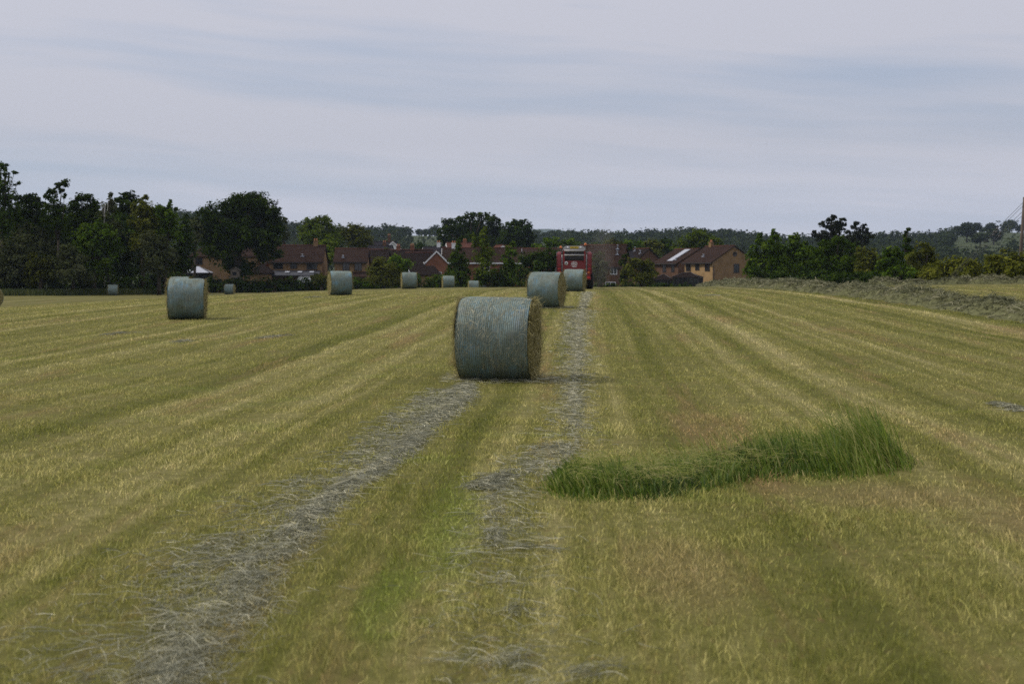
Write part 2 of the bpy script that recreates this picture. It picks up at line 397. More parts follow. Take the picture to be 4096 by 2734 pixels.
def mat_terrain():
    m, nt, out = mat('rough_pasture'); n = N(nt)
    pos = n.new('ShaderNodeNewGeometry').outputs['Position']
    k = n.noise(pos, .02, 5., .6); k2 = n.noise(pos, .6, 4., .6)
    f = n.math('ADD', n.math('MULTIPLY', k, .7), n.math('MULTIPLY', k2, .3))
    c = n.ramp(f, [(.3, (.036, .050, .022)), (.5, (.054, .068, .032)), (.7, (.078, .088, .044))])
    nt.links.new(n.bsdf(c, .95, .05), out.inputs[0]); return m
M['terrain'] = mat_terrain()
ys2 = np.concatenate([[-300, -100, -40], np.arange(-25, 230, 5.), np.arange(230, 430, 20.), np.arange(430, 1300, 30.), [1400, 1600, 2000, 2600, 3400, 4500, 6000]])
sx = np.concatenate([np.arange(0, 80, 5.), np.arange(80, 500, 14.), [520, 600, 720, 900, 1200, 1700, 2500, 3600]])
xs2 = np.concatenate([-sx[::-1][:-1], sx])
o = link('terrain', grid_mesh('terrain', xs2, ys2, lambda X, Y: tz(X, Y)-.10), M['terrain']); tag(o, kind='structure')
# a far blue ridge
fx = np.linspace(-3200, 3200, 160)
prof = 84+5*np.sin(fx*.0016+.6)+3*np.sin(fx*.0051)+20*np.exp(-((fx-118)/130.)**2)
V = np.concatenate([np.stack([fx, np.full_like(fx, 4700.), np.full_like(fx, -5.)], 1), np.stack([fx, np.full_like(fx, 5400.), prof*1.45], 1), np.stack([fx, np.full_like(fx, 5950.), np.full_like(fx, -5.)], 1)])
n_ = len(fx); i = np.arange(n_-1)
o = link('hills', mesh_np('hills', V, np.concatenate([np.stack([i, i+1, i+1+n_, i+n_], 1), np.stack([i+n_, i+1+n_, i+1+2*n_, i+2*n_], 1)]), smooth=True), M['terrain']); tag(o, kind='structure')

# ------------------------------------------------------------------ stubble on the mown field (nobody could count it)
def build_stubble():
    Vs, Qs, Ts, A = [], [], [], []; off = 0
    # near blades: quad + tip triangle ; far: one triangle
    edges = np.geomspace(4.3, 95, 56)
    for a, b in zip(edges[:-1], edges[1:]):
        d = (a+b)/2
        dens = 4600*(6/d)**1.5*min(1., (97-d)/30)
        w = .43*d+1.5
        nB = int(dens*2*w*(b-a))
        x = rng.uniform(-w, w, nB); y = rng.uniform(a, b, nB)
        # patchy: leave thin places
        keep = rng.random(nB) < .62+.38*np.sin(x*2.1+np.sin(y*1.7)*1.5)*np.sin(y*2.6+np.sin(x*1.9))
        x, y = x[keep], y[keep]; nB = len(x)
        z = gz(x, y)-.004
        hgt = rng.gamma(4., .0050, nB)*(1+.25*min(1, (d-5)/30.))+.008
        hgt = hgt*(1+.35*np.sin(x*3.3+1.)*np.sin(y*2.9))
        az = rng.uniform(0, 2*math.pi, nB); lean = np.abs(rng.normal(0, .8, nB))*hgt
        lx, ly = np.cos(az)*lean, np.sin(az)*lean
        wd = (.0013+.0011*rng.random(nB))*(d/6)**.78
        fa = rng.uniform(-.9, .9, nB); wx, wy = np.cos(fa)*wd, np.sin(fa)*wd
        tone = np.clip(rng.beta(1.5, 1.8, nB), 0, 1)
        base = np.stack([x, y, z], 1); wv = np.stack([wx, wy, 0*wx], 1)
        mid = base+np.stack([lx*.35, ly*.35, hgt*.6], 1); tip = base+np.stack([lx, ly, hgt], 1)
        if d < 16:
            V = np.stack([base-wv, base+wv, mid+wv*.8, mid-wv*.8, tip], 1).reshape(-1, 3)
            k = off+np.arange(nB)*5
            Qs.append(np.stack([k, k+1, k+2, k+3], 1)); Ts.append(np.stack([k+3, k+2, k+4], 1)); A.append(np.repeat(tone, 5))
        else:
            V = np.stack([base-wv, base+wv, tip], 1).reshape(-1, 3)
            k = off+np.arange(nB)*3
            Ts.append(np.stack([k, k+1, k+2], 1)); A.append(np.repeat(tone, 3))
        Vs.append(V); off += len(V)
    me = mesh_np('stubble', np.concatenate(Vs), np.concatenate(Qs), np.concatenate(Ts), {'tone': np.concatenate(A)})
    tag(link('stubble_grass', me, M['stubble']), 'short pale green and straw coloured stubble covering the mown field', 'stubble', kind='stuff')
build_stubble()

# ------------------------------------------------------------------ loose hay lying on the ground
def strands(x, y, zoff, length, width, az, curl, tone, lift=.016):
    """curved dry stems lying about (x, y)"""
    n = len(x); k = 5
    t = np.linspace(-.5, .5, k)[None, :]
    a = az[:, None]+curl[:, None]*t
    px = x[:, None]+np.cos(a)*t*length[:, None]; py = y[:, None]+np.sin(a)*t*length[:, None]
    arch = (1-(2*t)**2)*lift*rng.random((n, 1))*1.2
    tiltv = rng.normal(0, .07, n)[:, None]*t*length[:, None]
    pz = gz(px, py)+zoff[:, None]+arch+np.maximum(tiltv, -zoff[:, None]*.8)
    P = np.stack([px, py, pz], -1)
    ph = rng.uniform(0, 2*math.pi, n)
    side = np.stack([-np.sin(az)*np.cos(ph), np.cos(az)*np.cos(ph), np.abs(np.sin(ph))*.8+.15], 1)
    V, Q = ribbons(P, unit(side)*width[:, None]*.5, [.6, 1, 1, .9, .3])
    return V, Q, np.repeat(tone, k*2)
class Pile:
    def __init__(s): s.V = []; s.Q = []; s.A = []; s.n = 0
    def add(s, V, Q, A): s.V.append(V); s.Q.append(Q+s.n); s.A.append(A); s.n += len(V)
    def mesh(s, name): return mesh_np(name, np.concatenate(s.V), np.concatenate(s.Q), None, {'tone': np.concatenate(s.A)})

def gp(px, py):
    """ground point under a photo pixel"""
    d = 12.
    for _ in range(25):
        x = (px-CX)/FPX*d; d = .5*d+.5*(CAMZ-float(gz(x, d)))*FPX/(py-HY)
    return (px-CX)/FPX*d, d

def swath(pl, pts, half, dens, core=True, spread=2.2, tone=(.45, .25), lrange=(.08, .24), bias=0.):
    """pts: photo pixels along the centre line"""
    P = np.array([gp(*p) for p in pts]); seg = np.linalg.norm(np.diff(P, axis=0), axis=1); cum = np.concatenate([[0], np.cumsum(seg)])
    L = cum[-1]
    hw = np.interp(np.linspace(0, 1, 50), np.linspace(0, 1, len(half)), half)
    n = int(dens*L*2*hw.mean()*spread)
    s = rng.uniform(0, L, n)
    cx = np.interp(s, cum, P[:, 0]); cy = np.interp(s, cum, P[:, 1])
    h = np.interp(s/L, np.linspace(0, 1, 50), hw)
    u = np.clip(rng.normal(bias, .55, n), -2.0, 2.0)
    dx = np.interp(s+.2, cum, P[:, 0])-np.interp(s-.2, cum, P[:, 0]); dy = np.interp(s+.2, cum, P[:, 1])-np.interp(s-.2, cum, P[:, 1])
    ln = np.hypot(dx, dy)+1e-6; nx, ny = dy/ln, -dx/ln
    lump = np.clip(.5+.4*np.sin(s*2.9+1.3*np.sin(s*1.1)+u*2.)*np.sin(s*1.3+.5)+.35*np.sin(s*7.3+u*3.)*np.sin(u*4.1-s*2.2), 0, 1)
    keep = rng.random(n) < .12+.88*lump**1.2
    x = (cx+nx*u*h)[keep]; y = (cy+ny*u*h)[keep]; u = u[keep]; lump = lump[keep]; n = len(x)
    head = np.arctan2(dy, dx)[keep]+rng.normal(0, .42 if core else .9, n)+(rng.random(n) < .2)*rng.normal(0, 1., n)
    z = np.maximum(0.010, (.030*np.exp(-(u/.62)**2)*(.35+lump) if core else .016)*rng.random(n)+.006)
    d = np.hypot(x, y)
    pl.add(*strands(x, y, z, rng.uniform(*lrange, n)*(1+.006*d)*.85, (.0016+.0018*rng.random(n)**2)*(np.maximum(d, 6)/6)**.75, head, rng.normal(0, .9, n),
                    np.clip(rng.normal(tone[0], tone[1], n), 0, 1)))
pl = Pile()
swath(pl, [(560, 2800), (680, 2690), (836, 2553), (947, 2376), (1031, 2256), (1153, 2139), (1286, 2021), (1398, 1944), (1577, 1832), (1628, 1786), (1715, 1704), (1797, 1628), (1868, 1536)], [.20, .19, .16, .13, .11, .12, .10, .09, .14, .19, .19, .17, .07], 2500, tone=(.47, .28), lrange=(.12, .34))
swath(pl, [(250, 2760), (560, 2480), (800, 2300), (1080, 2050), (1320, 1920), (1580, 1740), (1790, 1560)], [.50, .46, .40, .34, .34, .3, .26], 300, core=False, tone=(.44, .24), lrange=(.10, .28))
swath(pl, [(480, 1000), (700, 2330), (960, 2150)], [.25, .2, .2], 500, core=False, tone=(.46, .25), lrange=(.10, .28))
tag(link('hay_swath', pl.mesh('hay_swath'), M['hay_grey']), 'silvery grey raked hay lying in a long strip towards the nearest bale', 'loose hay', kind='stuff')
pl = Pile()
swath(pl, [(2050, 2800), (2040, 2560), (2010, 2300), (1985, 2150), (2000, 1960), (2120, 1850), (2250, 1780)], [.38, .34, .28, .24, .26, .3], 300, core=False, tone=(.46, .25), lrange=(.10, .28))
for (a, b, c_, d_, hw, dn) in ((1900, 1960, 2090, 1885, .13, 2600), (1935, 2085, 1985, 2050, .06, 800), (1960, 2200, 1985, 2120, .07, 1400), (2000, 2680, 2070, 2630, .10, 1300), (2020, 2470, 2060, 2430, .09, 1100), (2300, 2720, 2480, 2660, .10, 800), (2050, 2190, 2230, 2200, .05, 1000)):
    swath(pl, [(a, b), ((a+c_)/2+4, (b+d_)/2), (c_, d_)], [hw, hw*1.2, hw*.8], dn, tone=(.4, .25))
tag(link('hay_scraps', pl.mesh('hay_scraps'), M['hay_grey']), 'thin scattered hay scraps between the two raked strips', 'loose hay', kind='stuff')
pl = Pile()
swath(pl, [(2180, 1930), (2240, 1870), (2290, 1775), (2305, 1670), (2295, 1530), (2312, 1440), (2312, 1330), (2328, 1240), (2346, 1185), (2352, 1168)], [.06, .09, .09, .10, .12, .13, .16, .22, .28, .3], 230, tone=(.58, .26), lrange=(.10, .26))
swath(pl, [(2180, 1900), (2270, 1740), (2300, 1560), (2300, 1440), (2296, 1330), (2320, 1240)], [.26, .28, .3, .35, .4, .45], 170, core=False, tone=(.5, .25))
for (a, b, c_, d_, hw, dn) in ((3985, 1615, 4090, 1650, .12, 1800), (1040, 1355, 1150, 1340, .25, 260), (700, 1370, 760, 1362, .2, 260), (420, 1340, 520, 1330, .3, 200), (1225, 1190, 1285, 1188, .5, 120), (2820, 1182, 2890, 1180, .4, 160)):
    swath(pl, [(a, b), ((a+c_)/2+4, (b+d_)/2), (c_, d_)], [hw, hw*1.2, hw*.8], dn, tone=(.38, .25))
for bx_, by_ in (((1992-CX)/FPX*21.85, 21.85), ((2186-CX)/FPX*50.2, 50.2)):          # litter shed round the foot of the two nearest bales of the row
    nl = 700; lx = bx_+rng.uniform(-.85, .95, nl); ly = by_+rng.normal(-.05, .42, nl)
    pl.add(*strands(lx, ly, rng.uniform(.008, .035, nl), rng.uniform(.08, .28, nl), np.full(nl, .0045), rng.uniform(0, 6.28, nl), rng.normal(0, .9, nl), np.clip(rng.normal(.55, .28, nl), 0, 1)))
tag(link('hay_trail', pl.mesh('hay_trail'), M['hay_grey']), 'flattened greyish hay trail running past the bales to the baler', 'loose hay', kind='stuff')

# ------------------------------------------------------------------ windrows
def windrow(name, label, path, half, hgt, nst):
    """path: (x, y) centre line; a long raked heap of hay"""
    P = np.array(path); seg = np.linalg.norm(np.diff(P, axis=0), axis=1); cum = np.concatenate([[0], np.cumsum(seg)]); L = cum[-1]
    ns, nu = int(L*2.6), 17
    s = np.linspace(0, L, ns); u = np.linspace(-1, 1, nu)
    S, U = np.meshgrid(s, u, indexing='ij')
    def place(S, U):
        cx = np.interp(S, cum, P[:, 0]); cy = np.interp(S, cum, P[:, 1])
        dx = np.interp(S+.5, cum, P[:, 0])-np.interp(S-.5, cum, P[:, 0]); dy = np.interp(S+.5, cum, P[:, 1])-np.interp(S-.5, cum, P[:, 1])
        ln = np.hypot(dx, dy)+1e-6
        wob = 1+.22*np.sin(S*1.7+1.1*np.sin(S*.61))+.16*np.sin(S*3.9+U*2)
        x = cx+dy/ln*U*half*wob; y = cy-dx/ln*U*half*wob
        lum = .72+.22*np.sin(S*.83+2*np.sin(S*.31))+.17*np.sin(S*2.3+U*1.6)+.17*np.sin(S*4.1+U*3.+1.5*np.sin(S*.7))+.12*np.sin(S*7.3-U*6)
        h = hgt*np.clip(1-np.abs(U)**2.2, 0, 1)*lum
        return x, y, gz(x, y)+h-.02, h
    X, Y, Z, _ = place(S, U)
    i = (np.arange(ns-1)[:, None]*nu+np.arange(nu-1)[None, :]).ravel()
    ob = link(name, mesh_np(name, np.stack([X, Y, Z], -1), np.stack([i, i+1, i+nu+1, i+nu], 1), smooth=True), M['windrow_mass'])
    tag(ob, label, 'windrow')
    ss = rng.uniform(0, L, nst); uu = np.clip(rng.normal(0, .5, nst), -1.12, 1.12)
    x, y, z, h = place(ss, uu)
    k = 4; ln = rng.uniform(.15, .5, nst); az = rng.normal(.7, 1.0, nst); up = np.abs(rng.normal(.06, .15, nst))*(.4+h/hgt)
    t = np.linspace(0, 1, k)[None, :]; cu = rng.normal(0, .7, nst)[:, None]
    P3 = np.stack([x[:, None]+np.cos(az[:, None]+cu*t)*t*ln[:, None]-.3*ln[:, None]*np.cos(az[:, None]), y[:, None]+np.sin(az[:, None]+cu*t)*t*ln[:, None]-.3*ln[:, None]*np.sin(az[:, None]),
                   z[:, None]+.012+up[:, None]*np.sin(t*2.2)*ln[:, None]], -1)
    d = np.hypot(x, y); wd = .0040*(d/20)**.7+.0035
    side = np.stack([-np.sin(az), np.cos(az), rng.normal(0, .8, nst)], 1)
    V, Q = ribbons(P3, unit(side)*wd[:, None], [1, 1, .8, .2])
    link('loose_hay', mesh_np('loose_hay', V, Q, None, {'tone': np.repeat(np.clip(rng.normal(.45+.2*np.sin(ss*.9)*np.sin(ss*.23), .24, nst), 0, 1), 2*k)}), M['hay_green'], ob)
    return ob
windrow('hay_windrow', 'thick greenish windrow of raked hay along the right side, in front of the grove',
        [(14.0, 22), (14.7, 34), (15.2, 44), (15.6, 52), (16.2, 66), (17.1, 85), (18.3, 110), (20., 142), (21.5, 165)], .85, .50, 40000)
windrow('hay_windrow', 'thin far windrow of hay in front of the olive hedge below the wire-stayed pole',
        [(27, 107), (31, 105), (36, 102), (42, 98), (52, 92)], .8, .5, 8000)

# ------------------------------------------------------------------ uncut tall grass
def tall_grass():
    ob_pl = Pile()
    front = [(2215, 1955), (2270, 1978), (2400, 1985), (2560, 1986), (2680, 1980), (2800, 1950), (2950, 1918), (3150, 1900), (3350, 1893), (3520, 1880), (3625, 1858)]
    back = [(2300, 1915), (2330, 1895), (2430, 1895), (2560, 1900), (2680, 1890), (2800, 1865), (2950, 1835), (3120, 1815), (3300, 1800), (3470, 1800), (3600, 1828)]
    F = np.array([gp(*p) for p in front]); B = np.array([gp(*p) for p in back])
    nB = 26000
    s = rng.uniform(0, 1, nB); v = rng.uniform(-.22, 1.18, nB)
    tt = np.linspace(0, 1, len(F))
    fx, fy = np.interp(s, tt, F[:, 0]), np.interp(s, tt, F[:, 1]); bx, by = np.interp(s, tt, B[:, 0]), np.interp(s, tt, B[:, 1])
    x = fx+(bx-fx)*v+rng.normal(0, .06, nB); y = fy+(by-fy)*v+rng.normal(0, .09, nB)
    # tufts
    lump = np.clip(.5+.38*np.sin(x*5.3+1.5*np.sin(y*3.1))*np.sin(y*4.1+np.sin(x*4.4))+.30*np.sin(x*13.1+y*7.)*np.sin(y*11.7-x*3.1), 0, 1)
    edge = np.clip(np.minimum(v+.24, 1.2-v)*3.2, .18, 1)*np.clip(np.minimum(s+.015, 1.01-s)*14, .3, 1)
    hmain = np.interp(s, [0, .12, .3, .45, .6, .75, .85, .94, 1.], [.09, .14, .16, .13, .16, .20, .29, .40, .20])
    keep = rng.random(nB) < .30+.70*np.clip(lump*.6+.5, 0, 1)*np.where((s > .30) & (s < .52), .6, 1)*np.where((v < 0) | (v > 1), .45, 1)
    x, y, s, v, lump, edge, hmain = [q[keep] for q in (x, y, s, v, lump, edge, hmain)]; nB = len(x)
    h = hmain*edge*(.40+.75*rng.random(nB)**1.3)*(.55+.8*lump)
    # lodged direction: left part leans left and up, right end leans left towards the middle, middle flattened
    la = np.interp(s, [0, .3, .5, .8, 1.], [2.7, 2.3, 1.2, 2.4, 2.85])+rng.normal(0, .7, nB)
    bend = np.clip(np.interp(s, [0, .3, .45, .6, .85, 1.], [.75, .7, 1.0, .55, .8, 1.05])+rng.normal(0, .28, nB), .05, 1.6)
    k = 5; t = np.linspace(0, 1, k)[None, :]
    ang = bend[:, None]*t*.95
    # arc of length h*1.15
    dl = (h*1.2)[:, None]/(k-1)
    horiz = np.concatenate([np.zeros((nB, 1)), np.cumsum(np.sin(ang[:, 1:])*dl, 1)], 1); vert = np.concatenate([np.zeros((nB, 1)), np.cumsum(np.cos(ang[:, 1:])*dl, 1)], 1)
    P = np.stack([x[:, None]+np.cos(la)[:, None]*horiz, y[:, None]+np.sin(la)[:, None]*horiz, gz(x, y)[:, None]+vert-.005], -1)
    fa = rng.uniform(0, math.pi, nB); wd = .0032+.0024*rng.random(nB)
    V, Q = ribbons(P, np.stack([np.cos(fa)*wd, np.sin(fa)*wd, 0*wd], 1), [.8, 1, .95, .7, .12])
    tone = np.clip(rng.beta(2.2, 2.6, nB)*.85+.12*np.sin(x*3.+y*2)+.10*(lump-.5)+.06*(s < .3)+.05-.20*np.exp(-((s-.52)/.17)**2)+.12*(v < .15)*(s > .5), 0, 1)
    tone = np.where(rng.random(nB) < .05, rng.uniform(.8, 1, nB), tone)
    ob_pl.add(V, Q, np.repeat(tone, 2*k))
    # seeding stems
    nS = 260; s = np.clip(rng.beta(4, 1.6, nS), 0, 1); v = rng.uniform(.2, 1, nS)
    fx, fy = np.interp(s, tt, F[:, 0]), np.interp(s, tt, F[:, 1]); bx, by = np.interp(s, tt, B[:, 0]), np.interp(s, tt, B[:, 1])
    x = fx+(bx-fx)*v; y = fy+(by-fy)*v; h = rng.uniform(.3, .62, nS)*np.where(s > .8, 1, .6); la = rng.normal(2.7, .6, nS); be = rng.uniform(.15, .8, nS)
    P = np.stack([x[:, None]+np.cos(la)[:, None]*(t**1.6)*(h*be)[:, None], y[:, None]+np.sin(la)[:, None]*(t**1.6)*(h*be)[:, None], gz(x, y)[:, None]+t*h[:, None]*(1-.25*be[:, None]*t)], -1)
    fa = rng.uniform(-.6, .6, nS)
    V, Q = ribbons(P, np.stack([np.cos(fa)*.0022, np.sin(fa)*.0022, 0*fa], 1), [1, 1, .9, 1.5, .3])
    ob_pl.add(V, Q, np.repeat(rng.uniform(.45, 1, nS), 2*k))
    # dead flattened stems tangled in it
    nS = 1500; s = rng.uniform(.1, .8, nS); v = rng.uniform(0, 1, nS)
    fx, fy = np.interp(s, tt, F[:, 0]), np.interp(s, tt, F[:, 1]); bx, by = np.interp(s, tt, B[:, 0]), np.interp(s, tt, B[:, 1])
    V, Q, A = strands(fx+(bx-fx)*v, fy+(by-fy)*v, rng.uniform(.04, .17, nS), rng.uniform(.10, .26, nS), np.full(nS, .003), rng.uniform(0, 6.28, nS), rng.normal(0, .8, nS), rng.uniform(.7, 1, nS), .05)
    ob_pl.add(V, Q, A)
    tag(link('tall_grass_clump', ob_pl.mesh('tall_grass'), M['tall']), 'long low clump of dark green uncut grass left standing on the mown field', 'grass clump')
tall_grass()

# ------------------------------------------------------------------ round bales
BR, BL = .645, 1.10
def bale_proto(name, seed, ns):
    r = np.random.default_rng(seed)
    root = thing(name, 'x', 'hay bale')
    # netted barrel: slightly uneven, flattened where it sits, rounded shoulders
    nx, na = 26, 96
    xs = np.linspace(-1, 1, nx); th = np.linspace(0, 2*math.pi, na, endpoint=False)
    X, T = np.meshgrid(xs, th, indexing='ij')
    ph = r.uniform(0, 6.28, 6)
    rad = BR*(1-.010*np.abs(X)**6*4+.007*np.sin(2*T+ph[0]+X)+.006*np.sin(3*T+ph[1]-2*X)+.006*np.sin(X*5+ph[2])+.005*np.sin(7*T+4*X+ph[3])+.004*np.sin(9*X+5*T+ph[4]))
    V = np.stack([X*BL/2, rad*np.cos(T), rad*np.sin(T)], -1)
    V[..., 2] = np.maximum(V[..., 2], -BR*.965+.006*np.sin(X*9))
    i = np.arange(nx-1)[:, None]*na; j = np.arange(na)[None, :]; j2 = (j+1) % na
    Q = np.stack([i+j, i+j2, i+na+j2, i+na+j], -1).reshape(-1, 4)
    nw = link('net_wrap', mesh_np('net_wrap', V.reshape(-1, 3), Q, smooth=True), M['net'], root)
    # stems poking through / lying under the net
    m = int(ns*1.2); t0 = r.uniform(0, 2*math.pi, m); x0 = r.uniform(-.97, .97, m)*BL/2; ln = r.uniform(.05, .17, m); dr = r.normal(0, .7, m); k = 4
    t = np.linspace(-.5, .5, k)[None, :]; cu = r.normal(0, .8, m)[:, None]
    xx = np.clip(x0[:, None]+np.sin(dr[:, None]+cu*t)*t*ln[:, None], -BL/2, BL/2); aa = t0[:, None]+np.cos(dr[:, None]+cu*t)*t*ln[:, None]/BR
    rr = BR*1.004+.003*r.random((m, 1))+np.maximum(0, r.normal(-.03, .02, (m, 1)))*t**2*4
    P = np.stack([xx, rr*np.cos(aa), np.maximum(rr*np.sin(aa), -BR*.955)], -1)
    side = np.stack([np.cos(dr), -np.sin(t0)*np.sin(dr)*-1, np.cos(t0)*-np.sin(dr)], 1)
    V, Q = ribbons(P, unit(side)*.0019, [.6, 1, 1, .4])
    link('poking_stems', mesh_np('poking_stems', V, Q, None, {'tone': np.repeat(np.clip(r.normal(.5, .25, m), 0, 1), 2*k)}), M['hay_grey'], root)
    for sgn in (-1, 1):
        mb_r = np.linspace(0.0, 1, 12); na2 = 64; th = np.linspace(0, 2*math.pi, na2, endpoint=False)
        Rr, T = np.meshgrid(mb_r, th, indexing='ij')
        bul = .035*(1-Rr**3)+.02*np.sin(T*3+Rr*7)*Rr+.014*np.sin(Rr*31+T)+.012*r.normal(0, 1, Rr.shape)
        ra = BR*.985*Rr
        V = np.stack([sgn*(BL/2+bul-.01), ra*np.cos(T), np.maximum(ra*np.sin(T), -BR*.955)], -1).reshape(-1, 3)
        i = np.arange(11)[:, None]*na2; j = np.arange(na2)[None, :]; j2 = (j+1) % na2
        Q = np.stack([i+j, i+j2, i+na2+j2, i+na2+j], -1).reshape(-1, 4)
        he = link('hay_end', mesh_np('hay_end', V, Q, smooth=False), M['hay_mass'], root)
        m = ns; a0 = r.uniform(0, 2*math.pi, m); q0 = BR*np.sqrt(r.uniform(.02, 1.03, m)); rim = q0 > BR*.84
        ln = r.uniform(.06, .22, m); out = np.where(rim, np.abs(r.normal(.25, .35, m)), np.abs(r.normal(.12, .22, m)))
        ta = a0+math.pi/2+r.normal(0, .8, m)+np.where(r.random(m) < .3, math.pi, 0)
        k = 4; t = np.linspace(0, 1, k)[None, :]; cu = r.normal(0, .9, m)[:, None]
        yy = (q0*np.cos(a0))[:, None]+np.cos(ta[:, None]+cu*t)*t*ln[:, None]; zz = (q0*np.sin(a0))[:, None]+np.sin(ta[:, None]+cu*t)*t*ln[:, None]
        top = np.clip(zz/BR, 0, 1)
        zz = np.maximum(zz, -BR*.95)
        # keep inside a ragged rim
        rq = np.hypot(yy, zz); lim = BR*(1.0+.05*r.random((m, 1))+.10*(r.random((m, 1)) < .05)); sc_ = np.minimum(1, lim/np.maximum(rq, 1e-6)); yy *= sc_; zz *= sc_
        xx = sgn*(BL/2+.012+.03*(1-(q0/BR)**2)[:, None]+out[:, None]*np.sin(t*1.8)*ln[:, None]*.8)
        P = np.stack([xx, yy, zz], -1)
        side = np.stack([r.normal(0, .6, m), -np.sin(ta), np.cos(ta)], 1)
        V, Q = ribbons(P, unit(side)*.0028, [.8, 1, .8, .3])
        link('straw_fringe', mesh_np('straw_fringe', V, Q, None, {'tone': np.repeat(np.clip(r.normal(.5, .25, m), 0, 1), 2*k)}), M['hay_yellow'], he)
    return root
# (px of centre, distance, turn in degrees, label)
bales = [
    (1992, 21.85, -9.5, 'large nearest round bale in pale blue net wrap with shaggy right end, in mid-field', 0),
    (2186, 50.2, -15, 'round bale directly behind the nearest bale, its hay end turned right', 1),
    (2298, 80.5, -12, 'round bale standing just behind the red baler', 1),
    (748, 44.5, 8, 'round bale alone at left, with another bale peeping over its top', 0),
    (722, 82., -4, 'round bale almost hidden behind the bale alone at left', 1),
    (1360, 74.7, 16, 'round bale in front of the small tan house and the rounded bush', 0),
    (1636, 109.5, 9, 'mid-distance round bale below the low hip-roofed building, left hay edge showing', 1),
    (1793, 140., 8, 'far round bale below the conical tree by the brick gable', 1),
    (1894, 164., 7, 'small far bale sunk below the field crest, taller of the last two', 1),
    (1937, 204., 6, 'smallest far bale of which only the top shows over the crest', 1),
    (451, 168.5, 15, 'small far round bale standing before the dark wood edge', 0),
    (919, 176., -5, 'small far bale lying in front of the big oak and hedge', 1),
    (-42, 71.5, -68, 'round bale cut off at the left frame edge showing its hay end', 1),
]
protos = [bale_proto('round_bale', 3, 2600), bale_proto('round_bale', 11, 900)]
used = [False, False]
for px, d, rz, lab, pi in bales:
    if pi == 0 and d > 30: pi = 1
    if used[pi]: b = copy_tree(protos[pi])
    else: b = protos[pi]; used[pi] = True
    x = (px-CX)/FPX*d
    b.location = (x, d, float(gz(x, d))+BR*.962); b.rotation_euler = (0, 0, R(rz))
    tag(b, lab, 'hay bale', 'round hay bales left on the mown field')

# ------------------------------------------------------------------ vegetation
def crown_leaves(lobes, leaf, k=1.5, seed=0, gap=.25, droop=0., low=.45):
    """lobes: (x,y,z,rx,ry,rz) in metres -> leaf quads spread through clumps"""
    r = np.random.default_rng(seed); Vs, As = [], []
    for (cx, cy, cz, rx, ry, rz) in lobes:
        ra = (rx*ry*rz)**(1/3)
        ncl = max(5, int(6+3.2*(ra/leaf)**1.25))
        dirs = unit(r.normal(0, 1, (ncl, 3)))
        rad = r.uniform(.55, 1.0, (ncl, 1))
        cc = dirs*rad*np.array([rx, ry, rz])*(1+r.normal(0, .10, (ncl, 1)))
        csz = r.uniform(.6, 1.35, ncl)
        ctone = r.normal(0, .16, ncl)
        n = int(k*25*(ra/leaf)**2)+40
        ci = r.integers(0, ncl, n)
        sig = np.minimum(.26*ra, leaf*1.7)
        p = cc[ci]+np.clip(r.normal(0, 1, (n, 3)), -1.5, 1.5)*sig*csz[ci][:, None]*np.array([1, 1, .75])
        p = p+np.array([cx, cy, cz])
        out = unit(p-np.array([cx, cy, cz-.3*rz]))
        nrm = unit(out*1.1+r.normal(0, .50, (n, 3))+np.array([0, 0, .45]))
        a = unit(np.cross(nrm, r.normal(0, 1, (n, 3)))); b = np.cross(nrm, a)
        sz = leaf*r.uniform(.5, 1.15, (n, 1))*.70
        V = np.stack([p-a*sz, p-b*sz*.62, p+a*sz*1.1-nrm*sz*.25, p+b*sz*.62], 1)
        Vs.append(V.reshape(-1, 3)); As.append(np.repeat(np.clip(.5+ctone[ci]+r.normal(0, .15, n), 0, 1), 4))
    V = np.concatenate(Vs); n = len(V)//4
    return V, np.arange(n*4).reshape(-1, 4), np.concatenate(As)

def px_lobes(lobes, d, seed, depth=1.0, zmin=None):
    r = np.random.default_rng(seed+99); out = []
    mx = np.mean([l[0] for l in lobes]); sp = max(np.std([l[0] for l in lobes]), 20)
    for l in lobes:
        px, py, rx = l[:3]; ry = l[3] if len(l) > 3 else rx
        dd = d+r.normal(0, .55)*sp/FPX*d*depth
        c = Wp(px, py, d); sx_, sz_ = rx/FPX*d, ry/FPX*d
        out.append((c[0], c[1]+(dd-d), c[2], sx_*.97, (sx_+sz_)/2*depth, sz_*.97))
    return out

